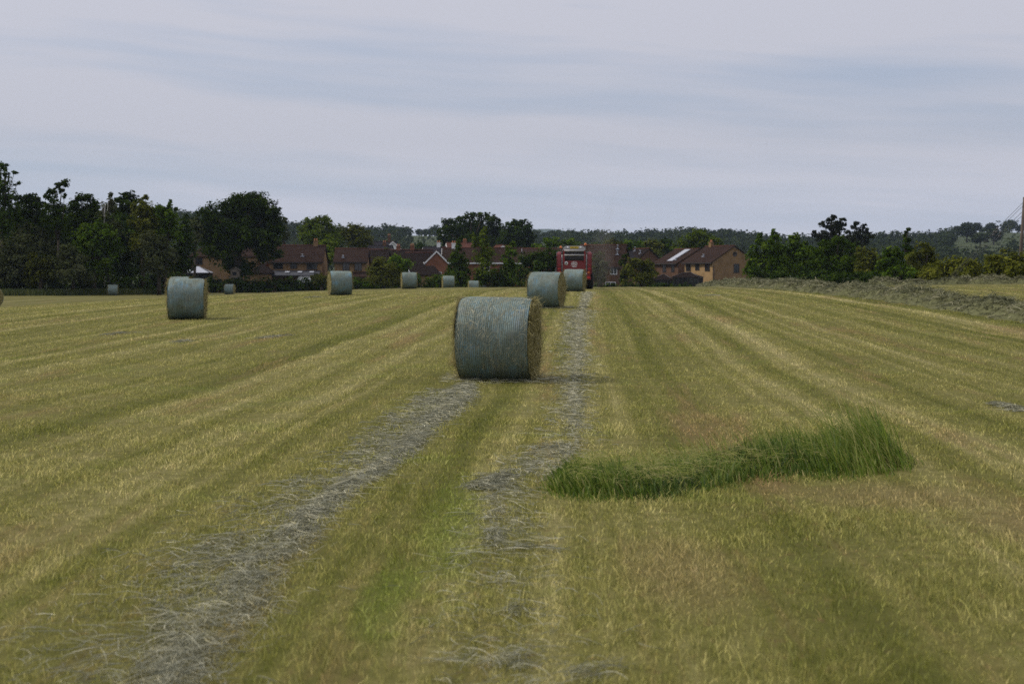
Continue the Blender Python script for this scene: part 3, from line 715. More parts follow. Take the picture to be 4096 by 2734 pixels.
def plant(name, label, cat, d, lobes, leafm, leaf=.36, k=1.5, trunk=None, trunk_r=.22, base=None, group=None, bark='bark', depth=1.0, limbs=5):
    seed = abs(hash((round(d, 1), lobes[0][0], lobes[0][1]))) % 100000 if False else int(d*7+lobes[0][0]*3+lobes[0][1]*11) % 100000
    L = px_lobes(lobes, d, seed, depth)
    tx = (trunk if trunk is not None else np.mean([l[0] for l in lobes]))
    x = (tx-CX)/FPX*d; zb = float(tz(x, d))-.1 if base is None else base
    root = thing(name, label, cat, (x, d, zb), group=group)
    L = [(a-x, b-d, c-zb, *q) for a, b, c, *q in L]
    V, Q, A = crown_leaves(L, leaf, k, seed)
    V[:, 2] = np.maximum(V[:, 2], .03+.2*np.abs(np.sin(V[:, 0]*37)))
    link('foliage' if cat in ('bush', 'shrub', 'hedge') else 'crown', mesh_np('crown', V, Q, None, {'tone': A}), M[leafm], root)
    mb = MB(); r = random.Random(seed)
    srt = sorted(L, key=lambda l: -l[2])
    topz = max(l[2] for l in L); cz = np.mean([l[2] for l in L])
    fork = max(.3, min(cz*.75, topz*.5))
    mb.tube([(0, 0, 0), (r.uniform(-.1, .1), 0, fork*.5), (r.uniform(-.2, .2), 0, fork)], [trunk_r*1.35, trunk_r, trunk_r*.85], 8)
    for l in srt[:limbs*2]:
        m_ = ((l[0])*.45+r.uniform(-.3, .3), l[1]*.45, fork+(l[2]-fork)*.55)
        mb.tube([(0, 0, fork*.96), m_, (l[0], l[1], l[2]+l[5]*.5)], [trunk_r*.6, trunk_r*.38, trunk_r*.08], 6)
    mb.build('trunk' if cat not in ('bush', 'shrub', 'hedge') else 'stems', M[bark], root)
    return root

WG = 'trees of the wood along the left field edge'
# --- left wood
plant('tall_tree', 'tall thin-crowned tree rising highest at the left edge of the wood', 'tree', 172, [(12, 665, 24, 22), (-8, 700, 34), (34, 705, 18, 14), (62, 690, 10, 8), (58, 735, 16, 12), (22, 745, 34, 26), (-20, 770, 46), (45, 785, 32, 24), (0, 830, 60), (20, 900, 60, 50)], 'leaf_dark', .30, .8, trunk=6, group=WG)
plant('broad_tree', 'dark bushy tree beside the tall thin-crowned one', 'tree', 178, [(85, 800, 34, 26), (130, 795, 36, 26), (160, 815, 24), (110, 850, 62, 50), (70, 880, 50), (150, 890, 55), (110, 950, 70)], 'leaf_dark', .34, 1.3, group=WG)
plant('open_tree', 'open lopsided tree with a separate leaf tuft high on the right', 'tree', 174, [(255, 732, 26, 17), (232, 740, 14), (206, 765, 18, 17), (188, 785, 18, 14), (214, 795, 22, 18), (264, 782, 9, 10), (240, 760, 14, 10), (195, 825, 30, 18), (240, 835, 30, 20), (215, 880, 50, 35)], 'leaf_oak', .30, 1.1, trunk=232, trunk_r=.16, group=WG)
plant('broad_tree', 'round-topped tree right of the open lopsided tree', 'tree', 179, [(318, 792, 26, 20), (346, 786, 26, 18), (300, 822, 30, 24), (372, 822, 26, 26), (335, 850, 50, 42), (300, 890, 50), (380, 890, 45), (340, 950, 70, 50)], 'leaf_oak', .34, 1.3, group=WG)
plant('birch_tree', 'thin scrappy tree with a bare pale dead trunk beside it', 'tree', 173, [(446, 778, 8, 13), (440, 800, 14, 16), (426, 822, 20, 24), (450, 830, 16, 24), (412, 850, 18, 24), (430, 880, 36, 30), (450, 920, 40, 40)], 'leaf_grey', .26, .8, trunk=432, trunk_r=.12, group=WG)
plant('broad_tree', 'dome-topped dark tree between the scrappy tree and the pointed tree', 'tree', 186, [(484, 792, 24, 22), (512, 780, 28, 18), (538, 796, 20, 22), (508, 815, 44, 28), (500, 870, 55, 45), (520, 930, 60, 50)], 'leaf_dark', .34, 1.3, group=WG)
plant('pointed_tree', 'leaning pointed olive tree near the right end of the wood', 'tree', 176, [(584, 788, 10, 12), (572, 806, 18, 16), (560, 830, 30, 28), (588, 840, 24, 30), (556, 880, 42, 44), (590, 900, 40, 50), (570, 960, 50, 50)], 'leaf_olive', .32, 1.3, group=WG)
plant('broad_tree', 'green tree with a small spire at the right end of the wood', 'tree', 178, [(686, 812, 9, 14), (676, 832, 18, 14), (706, 836, 8, 7), (630, 832, 24, 18), (656, 850, 26, 22), (612, 860, 30), (690, 864, 26), (650, 890, 50, 40), (690, 920, 40, 50), (630, 940, 55, 50)], 'leaf_mid', .34, 1.3, group=WG)
plant('round_tree', 'fresh green round tree standing out in front of the wood', 'tree', 170, [(345, 918, 38, 26), (388, 908, 40, 26), (428, 935, 34, 30), (318, 955, 38, 34), (370, 960, 60, 50), (440, 985, 36, 40), (330, 1010, 50, 45), (400, 1030, 62, 50), (370, 1080, 70, 40)], 'leaf_mid', .34, 1.6, group=WG)
plant('willow_shrub', 'greyish willow shrub at the far left foot of the wood', 'shrub', 168, [(50, 1000, 55, 50), (100, 985, 50, 45), (20, 1050, 60, 55), (100, 1050, 60, 60), (60, 1100, 80, 45)], 'leaf_grey', .30, 1.5, group=WG)
plant('willow_shrub', 'taller brownish shrub behind the grey willow, left part of the wood', 'shrub', 176, [(90, 920, 40, 34), (150, 935, 44, 36), (190, 975, 44, 44), (120, 980, 60, 55)], 'leaf_grey', .30, 1.4, group=WG)
plant('willow_shrub', 'brown-green rounded shrub left of the fresh green tree', 'shrub', 167, [(270, 1010, 40, 32), (305, 1045, 40, 40), (240, 1060, 46, 46), (290, 1090, 62, 46), (350, 1115, 40, 30)], 'leaf_grey', .30, 1.6, group=WG)
plant('willow_shrub', 'low olive shrub between the two grey willow shrubs', 'shrub', 166, [(150, 1040, 40, 34), (190, 1075, 46, 44), (140, 1100, 50, 40)], 'leaf_olive', .30, 1.5, group=WG)
plant('willow_shrub', 'pale grey-green willow at the right end of the wood', 'shrub', 171, [(590, 960, 36, 34), (640, 975, 40, 32), (600, 1010, 50, 46), (668, 1010, 40, 34), (690, 1035, 26, 22), (630, 1060, 60, 50)], 'leaf_grey', .30, 1.5, group=WG)
plant('broad_tree', 'wide dark tree closing the skyline of the wood behind the open lopsided tree', 'tree', 190, [(150, 850, 50, 40), (220, 845, 46, 36), (290, 840, 46, 36), (190, 900, 60, 50), (260, 900, 60, 50), (60, 850, 50, 40)], 'leaf_dark', .36, 1.5, group=WG)
plant('broad_tree', 'wide dark tree closing the skyline of the wood behind the scrappy tree', 'tree', 192, [(390, 845, 46, 36), (460, 840, 46, 36), (540, 845, 46, 34), (610, 860, 46, 34), (420, 900, 60, 50), (500, 900, 60, 50), (590, 910, 60, 50), (660, 900, 50, 40)], 'leaf_dark', .36, 1.5, group=WG)
plant('broad_tree', 'dark tree filling the wood behind the round green tree', 'tree', 184, [(250, 900, 60, 45), (190, 900, 50, 50), (240, 970, 70, 60), (300, 1000, 60, 60), (200, 1050, 80, 60)], 'leaf_dark', .36, 1.3, group=WG)
plant('broad_tree', 'dark tree in deep shade behind the pale willow', 'tree', 184, [(480, 910, 50, 46), (520, 980, 60, 60), (470, 1010, 60, 60), (530, 1060, 60, 50), (470, 1100, 50, 40)], 'leaf_dark', .36, 1.4, group=WG)
plant('broad_tree', 'dark low tree filling the wood left of the grey willows', 'tree', 182, [(10, 930, 60, 50), (40, 980, 60, 60), (-40, 1000, 70, 60), (80, 1060, 80, 60), (-40, 1080, 70, 50)], 'leaf_dark', .36, 1.3, group=WG)
plant('broad_tree', 'shadowy tree in the gap between wood and oak', 'tree', 195, [(735, 885, 30, 26), (715, 930, 40, 36), (750, 940, 40, 40), (730, 1000, 50, 46), (700, 1050, 50, 50), (740, 1060, 40, 40)], 'leaf_dark', .34, 1.4, group=WG)
plant('grey_tree', 'pale greyish tree just left of the big oak', 'tree', 215, [(775, 885, 24, 26), (790, 920, 28, 40), (770, 950, 30, 36)], 'leaf_grey', .34, 1.2)
mb = MB(); bx = thing('dead_tree', 'bare pale dead trunk standing up through the wood', 'dead tree', tuple(Wp(417, 1080, 172.5)))
mb.tube([(0, 0, -2), (-.05, 0, 5.), (.1, 0, 8.)], [.12, .09, .03], 6); mb.tube([(0, 0, 6.0), (.4, 0, 7.4), (.5, .1, 9.2)], [.06, .045, .015], 5); mb.tube([(-.02, 0, 6.4), (-.3, 0, 8.), (-.25, 0, 8.8)], [.05, .03, .01], 5)
mb.build('trunk', M['pale_bark'], bx)

# --- the big oak
plant('oak_tree', 'big dome-shaped dark oak in front of the brick houses', 'tree', 221, [(1000, 800, 56, 36), (965, 806, 46, 38), (1030, 804, 46, 38), (1010, 850, 90, 60), (925, 818, 40, 36), (868, 862, 44, 40), (830, 905, 40, 40), (810, 950, 32, 40), (1098, 868, 36, 38), (1112, 940, 26, 44), (905, 838, 42, 38), (1070, 845, 42, 42), (860, 885, 46, 44), (1092, 895, 36, 44), (830, 945, 46, 44), (1090, 955, 40, 44), (975, 860, 80, 60), (960, 940, 110, 80), (1020, 930, 80, 70), (840, 995, 40, 26), (900, 1010, 60, 40), (1105, 1000, 28, 34), (1050, 1010, 50, 36), (930, 1055, 60, 36), (985, 1070, 46, 36), (950, 1095, 34, 24)], 'leaf_oak', .36, 1.7, trunk=950, trunk_r=.55)
plant('slender_tree', 'slender dark tree squeezed against the right of the oak', 'tree', 250, [(1140, 880, 12, 16), (1130, 905, 16, 26), (1140, 935, 18, 30)], 'leaf_grey', .34, 1.3)
# --- behind and between the houses
plant('round_tree', 'light green tree rising behind the tiled roofs beside the oak', 'tree', 300, [(1240, 888, 34, 22), (1286, 876, 26, 16), (1312, 886, 28, 20), (1212, 922, 34, 30), (1280, 915, 60, 34), (1335, 930, 36, 34), (1260, 955, 60, 40), (1330, 965, 50, 34)], 'leaf_lime', .50, 1.7)
plant('round_tree', 'olive green tree behind the roofs, right of the light green one', 'tree', 306, [(1396, 910, 32, 18), (1428, 915, 28, 20), (1450, 940, 30, 26), (1385, 940, 40, 26), (1430, 960, 46, 36), (1470, 970, 28, 26)], 'leaf_olive', .50, 1.7)
plant('round_bush', 'bright yellow-green bush between the two tan houses', 'bush', 262, [(1300, 972, 28, 16), (1325, 985, 24, 18), (1285, 990, 24, 20), (1310, 1008, 36, 24), (1325, 1030, 20, 30)], 'leaf_lime', .40, 1.7)
plant('round_bush', 'large rounded bush in front of the tan house gable', 'bush', 206, [(1525, 1052, 36, 24), (1495, 1085, 30, 30), (1550, 1072, 36, 30), (1530, 1105, 60, 40), (1585, 1105, 40, 36)], 'leaf_olive', .34, 1.7)
plant('round_bush', 'fresh green bush right behind the large rounded bush', 'bush', 212, [(1590, 1035, 30, 16), (1620, 1050, 28, 20), (1570, 1052, 30, 22), (1605, 1070, 46, 30)], 'leaf_mid', .34, 1.6)
plant('small_tree', 'small light tree between two brown roofs', 'tree', 262, [(1547, 1005, 15, 13), (1540, 1022, 14, 14), (1552, 1025, 12, 14)], 'leaf_lime', .36, 1.5)
plant('small_tree', 'dark round tree behind the long brown roof', 'tree', 300, [(1680, 985, 22, 18), (1665, 1000, 18, 16), (1695, 1000, 18, 16)], 'leaf_dark', .45, 1.4)
plant('oak_tree', 'massive spreading dark tree behind the roofs in the middle distance', 'tree', 335, [(1793, 895, 30, 22), (1830, 878, 34, 20), (1885, 868, 34, 18), (1932, 862, 34, 15), (1972, 882, 34, 22), (1778, 930, 28, 32), (1845, 910, 56, 34), (1915, 905, 60, 36), (1985, 920, 36, 34), (1800, 965, 46, 34), (1880, 960, 70, 44), (1970, 965, 56, 40)], 'leaf_oak', .50, 1.7, trunk_r=.6)
plant('oak_tree', 'dark rounded tree joined to the right of the massive one', 'tree', 330, [(2072, 890, 30, 15), (2100, 905, 26, 22), (2040, 905, 36, 22), (2070, 930, 46, 34), (2115, 945, 24, 34), (2090, 975, 46, 34), (2030, 960, 44, 46)], 'leaf_dark', .50, 1.7, trunk_r=.5)
plant('conical_tree', 'cone-shaped green tree in front of the brick gable', 'tree', 206, [(1836, 962, 9, 14), (1832, 985, 16, 16), (1834, 1010, 26, 20), (1824, 1038, 36, 24), (1845, 1050, 34, 26), (1822, 1078, 46, 28), (1850, 1095, 40, 30), (1830, 1120, 48, 28)], 'leaf_mid', .32, 1.6, trunk_r=.16)
plant('conical_tree', 'tall yellow-green airy tree in the middle of the village hedge', 'tree', 204, [(1938, 915, 9, 15), (1932, 940, 16, 18), (1893, 948, 12, 20), (1906, 975, 18, 20), (1940, 972, 24, 22), (1950, 1005, 32, 24), (1920, 1020, 30, 26), (1945, 1045, 40, 28), (1940, 1085, 44, 30)], 'leaf_lime', .30, 1.0, trunk_r=.14)
plant('conical_tree', 'dark green upright tree right of the airy yellow-green one', 'tree', 203, [(2052, 975, 12, 14), (2035, 992, 14, 14), (2046, 1012, 24, 20), (2030, 1040, 30, 26), (2052, 1060, 28, 26), (2035, 1085, 40, 30), (2040, 1120, 46, 26)], 'leaf_mid', .32, 1.6, trunk_r=.15)
plant('broad_bush', 'dark broad bush mass left of the baler', 'bush', 200, [(2100, 1040, 34, 26), (2150, 1030, 40, 30), (2200, 1020, 40, 30), (2110, 1090, 50, 40), (2180, 1080, 60, 46), (2240, 1060, 40, 50), (2250, 1110, 50, 36)], 'leaf_dark', .34, 1.6)
plant('broad_bush', 'dark bush below the airy tree and the half-hidden roofs', 'bush', 202, [(1930, 1115, 40, 24), (1980, 1105, 40, 30), (2000, 1130, 40, 18), (1900, 1130, 36, 20)], 'leaf_dark', .32, 1.6)
plant('round_tree', 'fresh green tree over the roof left of the baler', 'tree', 292, [(2150, 985, 28, 14), (2195, 968, 34, 16), (2232, 970, 30, 18), (2180, 1000, 46, 22), (2280, 968, 26, 14), (2300, 985, 30, 18)], 'leaf_mid', .46, 1.6)
plant('broad_bush', 'grey-green bush seen through dust right of the baler', 'bush', 202, [(2385, 1030, 26, 24), (2405, 1060, 28, 30), (2380, 1090, 30, 40), (2415, 1105, 28, 34)], 'leaf_grey', .32, 1.6)
plant('round_bush', 'large olive round bush in front of the dark brick gable', 'bush', 200, [(2550, 1052, 34, 20), (2590, 1060, 30, 24), (2520, 1080, 30, 28), (2565, 1085, 56, 34), (2605, 1100, 26, 34), (2550, 1120, 56, 26)], 'leaf_olive', .32, 1.7)
plant('small_tree', 'small dark tree between the white-windowed house and the olive bush', 'tree', 214, [(2502, 1030, 14, 14), (2494, 1052, 18, 18), (2506, 1080, 16, 24), (2495, 1110, 18, 24)], 'leaf_dark', .32, 1.5)
for i, (px, py, rx, ry, mt, lab) in enumerate([
        (2455, 975, 40, 20, 'leaf_olive', 'olive treetop behind the white-windowed house roof'), (2530, 978, 42, 22, 'leaf_mid', 'mid green treetop behind the gap between two gabled roofs'),
        (2610, 985, 44, 26, 'leaf_olive', 'olive tree behind the dark gabled house'), (2655, 975, 34, 24, 'leaf_mid', 'green tree left of the tall bright tree'),
        (2680, 1015, 34, 24, 'leaf_dark', 'shaded tree low between the gabled house and the solar panel house'), (2390, 985, 30, 18, 'leaf_mid', 'green treetop blurred by the dust plume')]):
    plant('round_tree', lab, 'tree', 310+i*4, [(px-rx*.45, py, rx*.6, ry*.8), (px+rx*.45, py+3, rx*.6, ry*.8), (px, py-ry*.4, rx*.6, ry*.7), (px, py+ry*.7, rx, ry)], mt, .5, 1.6)
plant('round_tree', 'bright green tree towering behind the solar panel house', 'tree', 298, [(2798, 932, 28, 18), (2770, 945, 26, 20), (2826, 948, 26, 20), (2745, 965, 34, 24), (2800, 965, 50, 30), (2850, 975, 34, 28), (2715, 990, 30, 22), (2780, 995, 60, 28), (2870, 1000, 36, 26)], 'leaf_lime', .46, 1.7, trunk_r=.35)
# --- right grove
RG = 'trees of the grove at the right end of the houses'
plant('broad_tree', 'dark green twin-spired tree beside the tan gable wall', 'tree', 172, [(3043, 940, 10, 14), (3092, 930, 10, 16), (3108, 940, 12, 10), (3040, 965, 22, 18), (3090, 960, 28, 22), (3070, 990, 40, 26), (3020, 1005, 26, 26), (3110, 1000, 34, 34), (3005, 1050, 30, 34), (3060, 1040, 60, 46), (3110, 1070, 46, 46), (3020, 1090, 40, 34)], 'leaf_mid', .32, 1.6, trunk_r=.22, group=RG)
plant('broad_tree', 'yellowish green tree in the middle of the grove below the pines', 'tree', 174, [(3182, 948, 24, 16), (3175, 970, 26, 22), (3215, 985, 28, 20), (3160, 1000, 34, 28), (3210, 1015, 46, 36), (3250, 1005, 30, 26), (3190, 1060, 60, 46), (3240, 1080, 50, 40)], 'leaf_mid', .32, 1.6, trunk_r=.2, group=RG)
plant('broad_tree', 'broad green tree in front of the taller pine', 'tree', 168, [(3350, 962, 36, 18), (3305, 982, 34, 24), (3385, 985, 36, 24), (3340, 1005, 56, 36), (3410, 1020, 40, 36), (3290, 1040, 46, 44), (3370, 1060, 66, 46), (3440, 1070, 40, 40), (3310, 1095, 60, 30)], 'leaf_mid', .32, 1.6, trunk_r=.24, group=RG)
plant('broad_tree', 'dark tree in shade between the twin-spired and broad trees', 'tree', 180, [(3160, 1050, 50, 50), (3270, 1040, 50, 50), (3400, 1060, 60, 50), (3120, 1090, 50, 40), (3250, 1100, 60, 30)], 'leaf_dark', .34, 1.6, group=RG)
plant('pine_tree', 'taller dark pine with wide layered crown above the grove', 'tree', 232, [(3330, 905, 40, 22), (3334, 868, 18, 10), (3318, 880, 22, 8), (3368, 880, 16, 9), (3295, 893, 22, 7), (3345, 895, 30, 9), (3372, 897, 14, 7), (3318, 908, 34, 8), (3360, 914, 22, 7), (3262, 926, 10, 10), (3290, 930, 22, 8), (3340, 928, 32, 8), (3255, 942, 18, 6), (3300, 944, 40, 8), (3355, 940, 24, 7), (3290, 960, 40, 8)], 'leaf_pine', .36, 1.6, trunk=3332, trunk_r=.22, depth=.9, group='pines above the grove')
plant('pine_tree', 'shorter ragged pine right of the taller pine', 'tree', 236, [(3424, 893, 14, 9), (3412, 908, 14, 9), (3458, 903, 14, 8), (3466, 915, 10, 9), (3436, 916, 22, 9), (3396, 928, 16, 7), (3478, 928, 14, 6), (3440, 932, 34, 9), (3420, 948, 44, 9), (3475, 946, 26, 8), (3440, 965, 56, 12)], 'leaf_pine', .34, 1.5, trunk=3440, trunk_r=.2, depth=.9, group='pines above the grove')
plant('broad_bush', 'olive-green bush right of the grove under the shorter pine', 'bush', 160, [(3440, 1010, 26, 24), (3480, 1020, 30, 26), (3510, 1045, 40, 34), (3460, 1060, 50, 40), (3520, 1085, 50, 30)], 'leaf_olive', .32, 1.5)
plant('broad_bush', 'green bush left of the ivy-clad dead trunk', 'bush', 150, [(3570, 1005, 34, 22), (3545, 1040, 40, 34), (3600, 1040, 40, 36), (3570, 1080, 60, 30)], 'leaf_mid', .30, 1.5)
plant('ivy_tree', 'thin ivy-clad dead trunk with a small tuft on top', 'tree', 152, [(3630, 917, 13, 6), (3624, 926, 7, 6), (3624, 942, 8, 10), (3622, 960, 14, 14), (3638, 958, 8, 8), (3625, 985, 20, 18), (3640, 1010, 24, 26)], 'leaf_dark', .24, 1.5, trunk=3627, trunk_r=.14)
plant('broad_bush', 'brownish green bush right of the ivy-clad trunk', 'bush', 146, [(3690, 995, 36, 24), (3660, 1030, 36, 30), (3720, 1025, 36, 34), (3745, 1060, 30, 26), (3690, 1070, 50, 34)], 'leaf_olive', .30, 1.5)
plant('broad_bush', 'small dark bush at the foot of the ivy-clad trunk', 'bush', 138, [(3600, 1075, 34, 26), (3560, 1095, 36, 22), (3640, 1095, 36, 22)], 'leaf_mid', .28, 1.5)
def hedge_line(name, label, pts, leafm, leaf=.3, depth=1.6, cat='hedge', k=1.1, seed=1):
    """pts: (px, top row, bottom row, d) along the hedge"""
    r = np.random.default_rng(seed)
    x0 = (pts[0][0]-CX)/FPX*pts[0][3]; d0 = pts[0][3]
    lobes = []
    for (a, b) in zip(pts[:-1], pts[1:]):
        A, B = Wp(a[0], a[1], a[3]), Wp(b[0], b[1], b[3]); L = np.linalg.norm(B-A); n = max(2, int(L/.75))
        for i in range(n):
            f = (i+r.random())/n
            px, top, bot, d = [a[q]+(b[q]-a[q])*f for q in range(4)]
            c = Wp(px, top, d); zb = Wp(px, bot, d)[2]; zb = min(zb, float(tz(c[0], d)))
            h = max(.6, c[2]-zb)*(r.uniform(.80, 1.08))
            for lv in range(max(1, int(h/1.3))):
                rz = h/max(1, int(h/1.3))/2
                lobes.append((c[0]-x0+r.normal(0, .3), d-d0+r.normal(0, depth*.25), zb+h*(lv+.5)/max(1, int(h/1.3)), 1.0*r.uniform(.8, 1.3), depth*.5, rz*1.1))
    V, Q, A = crown_leaves(lobes, leaf, k, seed)
    zmin = np.min([l[2]-l[5] for l in lobes])
    root = link(name, mesh_np('hedge', V-np.array([0, 0, 0]), Q, None, {'tone': A}), M[leafm]); root.location = (x0, d0, 0)
    return tag(root, label, cat)
hedge_line('garden_hedge', 'dark clipped hedge along the gardens under the oak', [(740, 1108, 1165, 214), (900, 1112, 1170, 214), (1100, 1112, 1172, 214), (1330, 1110, 1175, 214)], 'leaf_dark', .3)
hedge_line('garden_hedge', 'ragged hedge behind the bales in front of the brown roofs', [(1330, 1105, 1175, 213), (1480, 1112, 1175, 213), (1620, 1102, 1175, 212), (1760, 1100, 1175, 211), (1880, 1108, 1175, 210), (2060, 1115, 1175, 209), (2250, 1110, 1175, 208)], 'leaf_mid', .3, seed=2)
hedge_line('field_hedge', 'olive-yellow hedge below the wire-stayed pole at right', [(3700, 1060, 1120, 128), (3790, 1042, 1120, 126), (3880, 1028, 1115, 124), (3960, 1018, 1115, 122), (4060, 1012, 1115, 120), (4250, 1005, 1120, 117), (4500, 1000, 1125, 114)], 'leaf_hedge', .26, 2.2, seed=3, k=1.2)
hedge_line('scrub', 'low dark scrub in front of the grove behind the windrow', [(2980, 1080, 1130, 160), (3200, 1085, 1135, 158), (3450, 1085, 1135, 150), (3620, 1085, 1130, 140), (3760, 1080, 1125, 134)], 'leaf_dark', .3, 1.8, 'hedge', seed=4)
hedge_line('garden_hedge', 'low dark hedge at the foot of the houses right of the baler', [(2380, 1128, 1175, 210), (2500, 1132, 1172, 211), (2640, 1135, 1172, 212), (2760, 1136, 1172, 214)], 'leaf_dark', .3, seed=5)
hedge_line('bramble_hedge', 'overgrown bramble hedge between the wood and the oak', [(-150, 1110, 1165, 168), (120, 1105, 1165, 171), (330, 1108, 1165, 173), (560, 1095, 1165, 176), (740, 1095, 1165, 182)], 'leaf_dark', .3, 1.8, seed=6)
plant('round_bush', 'yellow-green bush beside the low garage roof left of the oak', 'bush', 204, [(690, 1080, 30, 18), (715, 1090, 26, 20), (670, 1100, 30, 20)], 'leaf_olive', .3, 1.5)
plant('round_bush', 'small clipped bush beside the white caravan', 'bush', 208, [(1265, 1105, 26, 14), (1290, 1112, 30, 18), (1310, 1125, 24, 18)], 'leaf_olive', .28, 1.6)

# grass verge at the foot of the wood
def verge():
    n = 12000
    px = rng.uniform(-300, 760, n); d = np.interp(px, [-300, 0, 300, 760], [160, 164, 167, 182])+rng.uniform(-1.6, 2.5, n)
    x = (px-CX)/FPX*d; h = rng.uniform(.3, .9, n); az = rng.uniform(0, 6.28, n); k = 3; t = np.linspace(0, 1, k)[None, :]
    P = np.stack([x[:, None]+np.cos(az)[:, None]*t**2*h[:, None]*.35, d[:, None]+np.sin(az)[:, None]*t**2*h[:, None]*.35, gz(x, d)[:, None]+t*h[:, None]], -1)
    V, Q = ribbons(P, np.stack([np.full(n, .035), np.zeros(n), np.zeros(n)], 1), [1, .8, .1])
    tag(link('grass_verge', mesh_np('verge', V, Q, None, {'tone': np.repeat(rng.uniform(0, 1, n), 6)}), M['verge']), 'strip of long green grass at the foot of the wood', 'grass', kind='stuff')
verge()

# --- far hills: woods that read as one mass, and the trees one can tell apart on the skyline
def far_woods():
    Vs, As = [], []
    n = 3600; cnt = 0
    p = rng.uniform(-900, 5200, n); y = 430+670*rng.beta(1.7, 1.1, n)
    for px, d in zip(p, y):
        x = (px-CX)/FPX*d; z = float(tz(x, d)); row = HY-(z-CAMZ)/d*FPX
        if 3815 < px < 4700 and d > 690 and rng.random() < .965: continue
        if 1640 < px < 1790 and d > 700 and rng.random() < .96: continue
        if 2150 < px < 2205 and d > 620 and d < 1000: continue
        h = rng.uniform(6, 10.5); w = h*rng.uniform(.42, .6)
        m = 46
        dr = unit(rng.normal(0, 1, (m, 3))); q = dr*rng.uniform(.55, 1.05, (m, 1))*np.array([w, w, h*.48])+np.array([x, d, z+h*.52])
        nr = unit(dr+rng.normal(0, .5, (m, 3))+np.array([0, 0, .4])); a = unit(np.cross(nr, rng.normal(0, 1, (m, 3)))); b = np.cross(nr, a); s_ = rng.uniform(.5, 1.25, (m, 1))*(d/800)**.5
        Vs.append(np.stack([q-a*s_, q-b*s_*.7, q+a*s_, q+b*s_*.7], 1).reshape(-1, 3))
        As.append(np.repeat(np.clip(.5+rng.normal(0, .22)+rng.normal(0, .13, m), 0, 1), 4))
    V = np.concatenate(Vs); k = len(V)//4
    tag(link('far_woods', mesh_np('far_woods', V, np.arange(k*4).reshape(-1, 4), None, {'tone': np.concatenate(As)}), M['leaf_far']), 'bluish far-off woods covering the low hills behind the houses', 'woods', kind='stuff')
far_woods()
def far_tree_protos():
    out = []
    for i, lob in enumerate([[(0, 0, 6.5, 3.6, 3.4, 2.6), (-2, .5, 5.2, 2.4, 2.4, 2), (2.1, -.4, 5., 2.4, 2.2, 2.)], [(0, 0, 7.4, 2.6, 2.6, 2.6), (.6, 0, 5., 3., 3., 2.6), (-1.2, 0, 4.2, 2.2, 2.2, 1.8)],
                            [(-1.4, 0, 5.6, 2.2, 2.2, 1.8), (1.3, .3, 6.6, 2.4, 2.2, 1.9), (.2, 0, 4.4, 3., 2.6, 1.6), (2.8, 0, 5.2, 1.4, 1.4, 1.2)]]):
        root = thing('hill_tree', 'x', 'tree')
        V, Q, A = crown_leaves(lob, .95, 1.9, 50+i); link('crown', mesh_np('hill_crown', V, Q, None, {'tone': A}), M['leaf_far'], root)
        mb = MB(); mb.tube([(0, 0, -.5), (.1, 0, 3.), (0, 0, 6.5)], [.45, .33, .1], 6); mb.tube([(0, 0, 2.6), (1.2, 0, 4.4), (2., 0, 5.6)], [.25, .16, .05], 5); mb.build('trunk', M['bark'], root)
        out.append(root)
    return out
fp = far_tree_protos(); fu = [False]*3
hill = [(705, 0, 1.1), (740, 2, .9), (790, 0, 1.2), (1165, 1, 1.0), (1195, 0, 1.2),
        (1360, 0, .9), (1440, 1, 1.1), (1470, 0, .8), (1487, 1, 1.2), (1555, 0, 1.35), (1585, 1, .9), (1622, 0, 1.1), (1640, 2, .55), (1678, 0, .9), (1705, 0, .9), (1728, 2, 1.0), (1742, 1, 1.2),
        (2160, 0, .8), (2205, 0, 1.25), (2260, 0, 1.2), (2285, 1, .95), (2320, 2, .9), (2375, 0, 1.05), (2430, 1, .9), (2465, 0, 1.1), (2520, 2, .9), (2565, 0, 1.2), (2628, 1, 1.15), (2700, 0, .9), (2760, 1, 1.0), (2905, 0, 1.2), (2960, 1, 1.0),
        (3130, 1, 1.1), (3220, 0, .8), (3740, 1, 1.0), (3777, 0, 1.1), (3832, 0, 1.25), (3872, 2, 1.45), (3906, 0, 1.0), (3936, 0, .75), (3966, 2, 1.25), (4018, 1, .9), (4040, 0, 1.3), (4085, 0, 1.0)]
where = [(0, 900, 'dark tree on the hill crest showing between the wood and the oak'), (900, 1300, 'dark tree on the skyline just right of the big oak'), (1300, 1800, 'small bluish tree on the skyline above the middle roofs'),
         (1800, 2350, 'small dark tree on the skyline above the red baler'), (2350, 3000, 'dark tree on the wooded skyline above the right-hand houses'), (3000, 3700, 'dark tree on the skyline beside the pines'), (3700, 4200, 'bluish tree on the grassy hill crest at far right')]
special = {3872: 'wind-leaned spreading tree topping the grassy hill at far right', 3966: 'see-through tree with visible trunk on the grassy hill crest', 1742: 'double-crowned tree on the skyline touching the massive dark tree', 1555: 'largest round tree on the skyline above the white gable'}
for px, ty, s in hill:
    if fu[ty]: t = copy_tree(fp[ty])
    else: t = fp[ty]; fu[ty] = True
    d = 1085.+rng.uniform(-25, 15); x = (px-CX)/FPX*d
    t.location = (x, d, float(tz(x, d))-1.9); t.rotation_euler = (0, 0, rng.uniform(0, 6.28)); sc_ = s*rng.uniform(.92, 1.08); t.scale = (sc_*rng.uniform(.9, 1.1), sc_, sc_)
    lab = special.get(px) or next(l for a, b, l in where if a <= px < b)
    tag(t, lab, 'tree', 'trees along the far skyline')
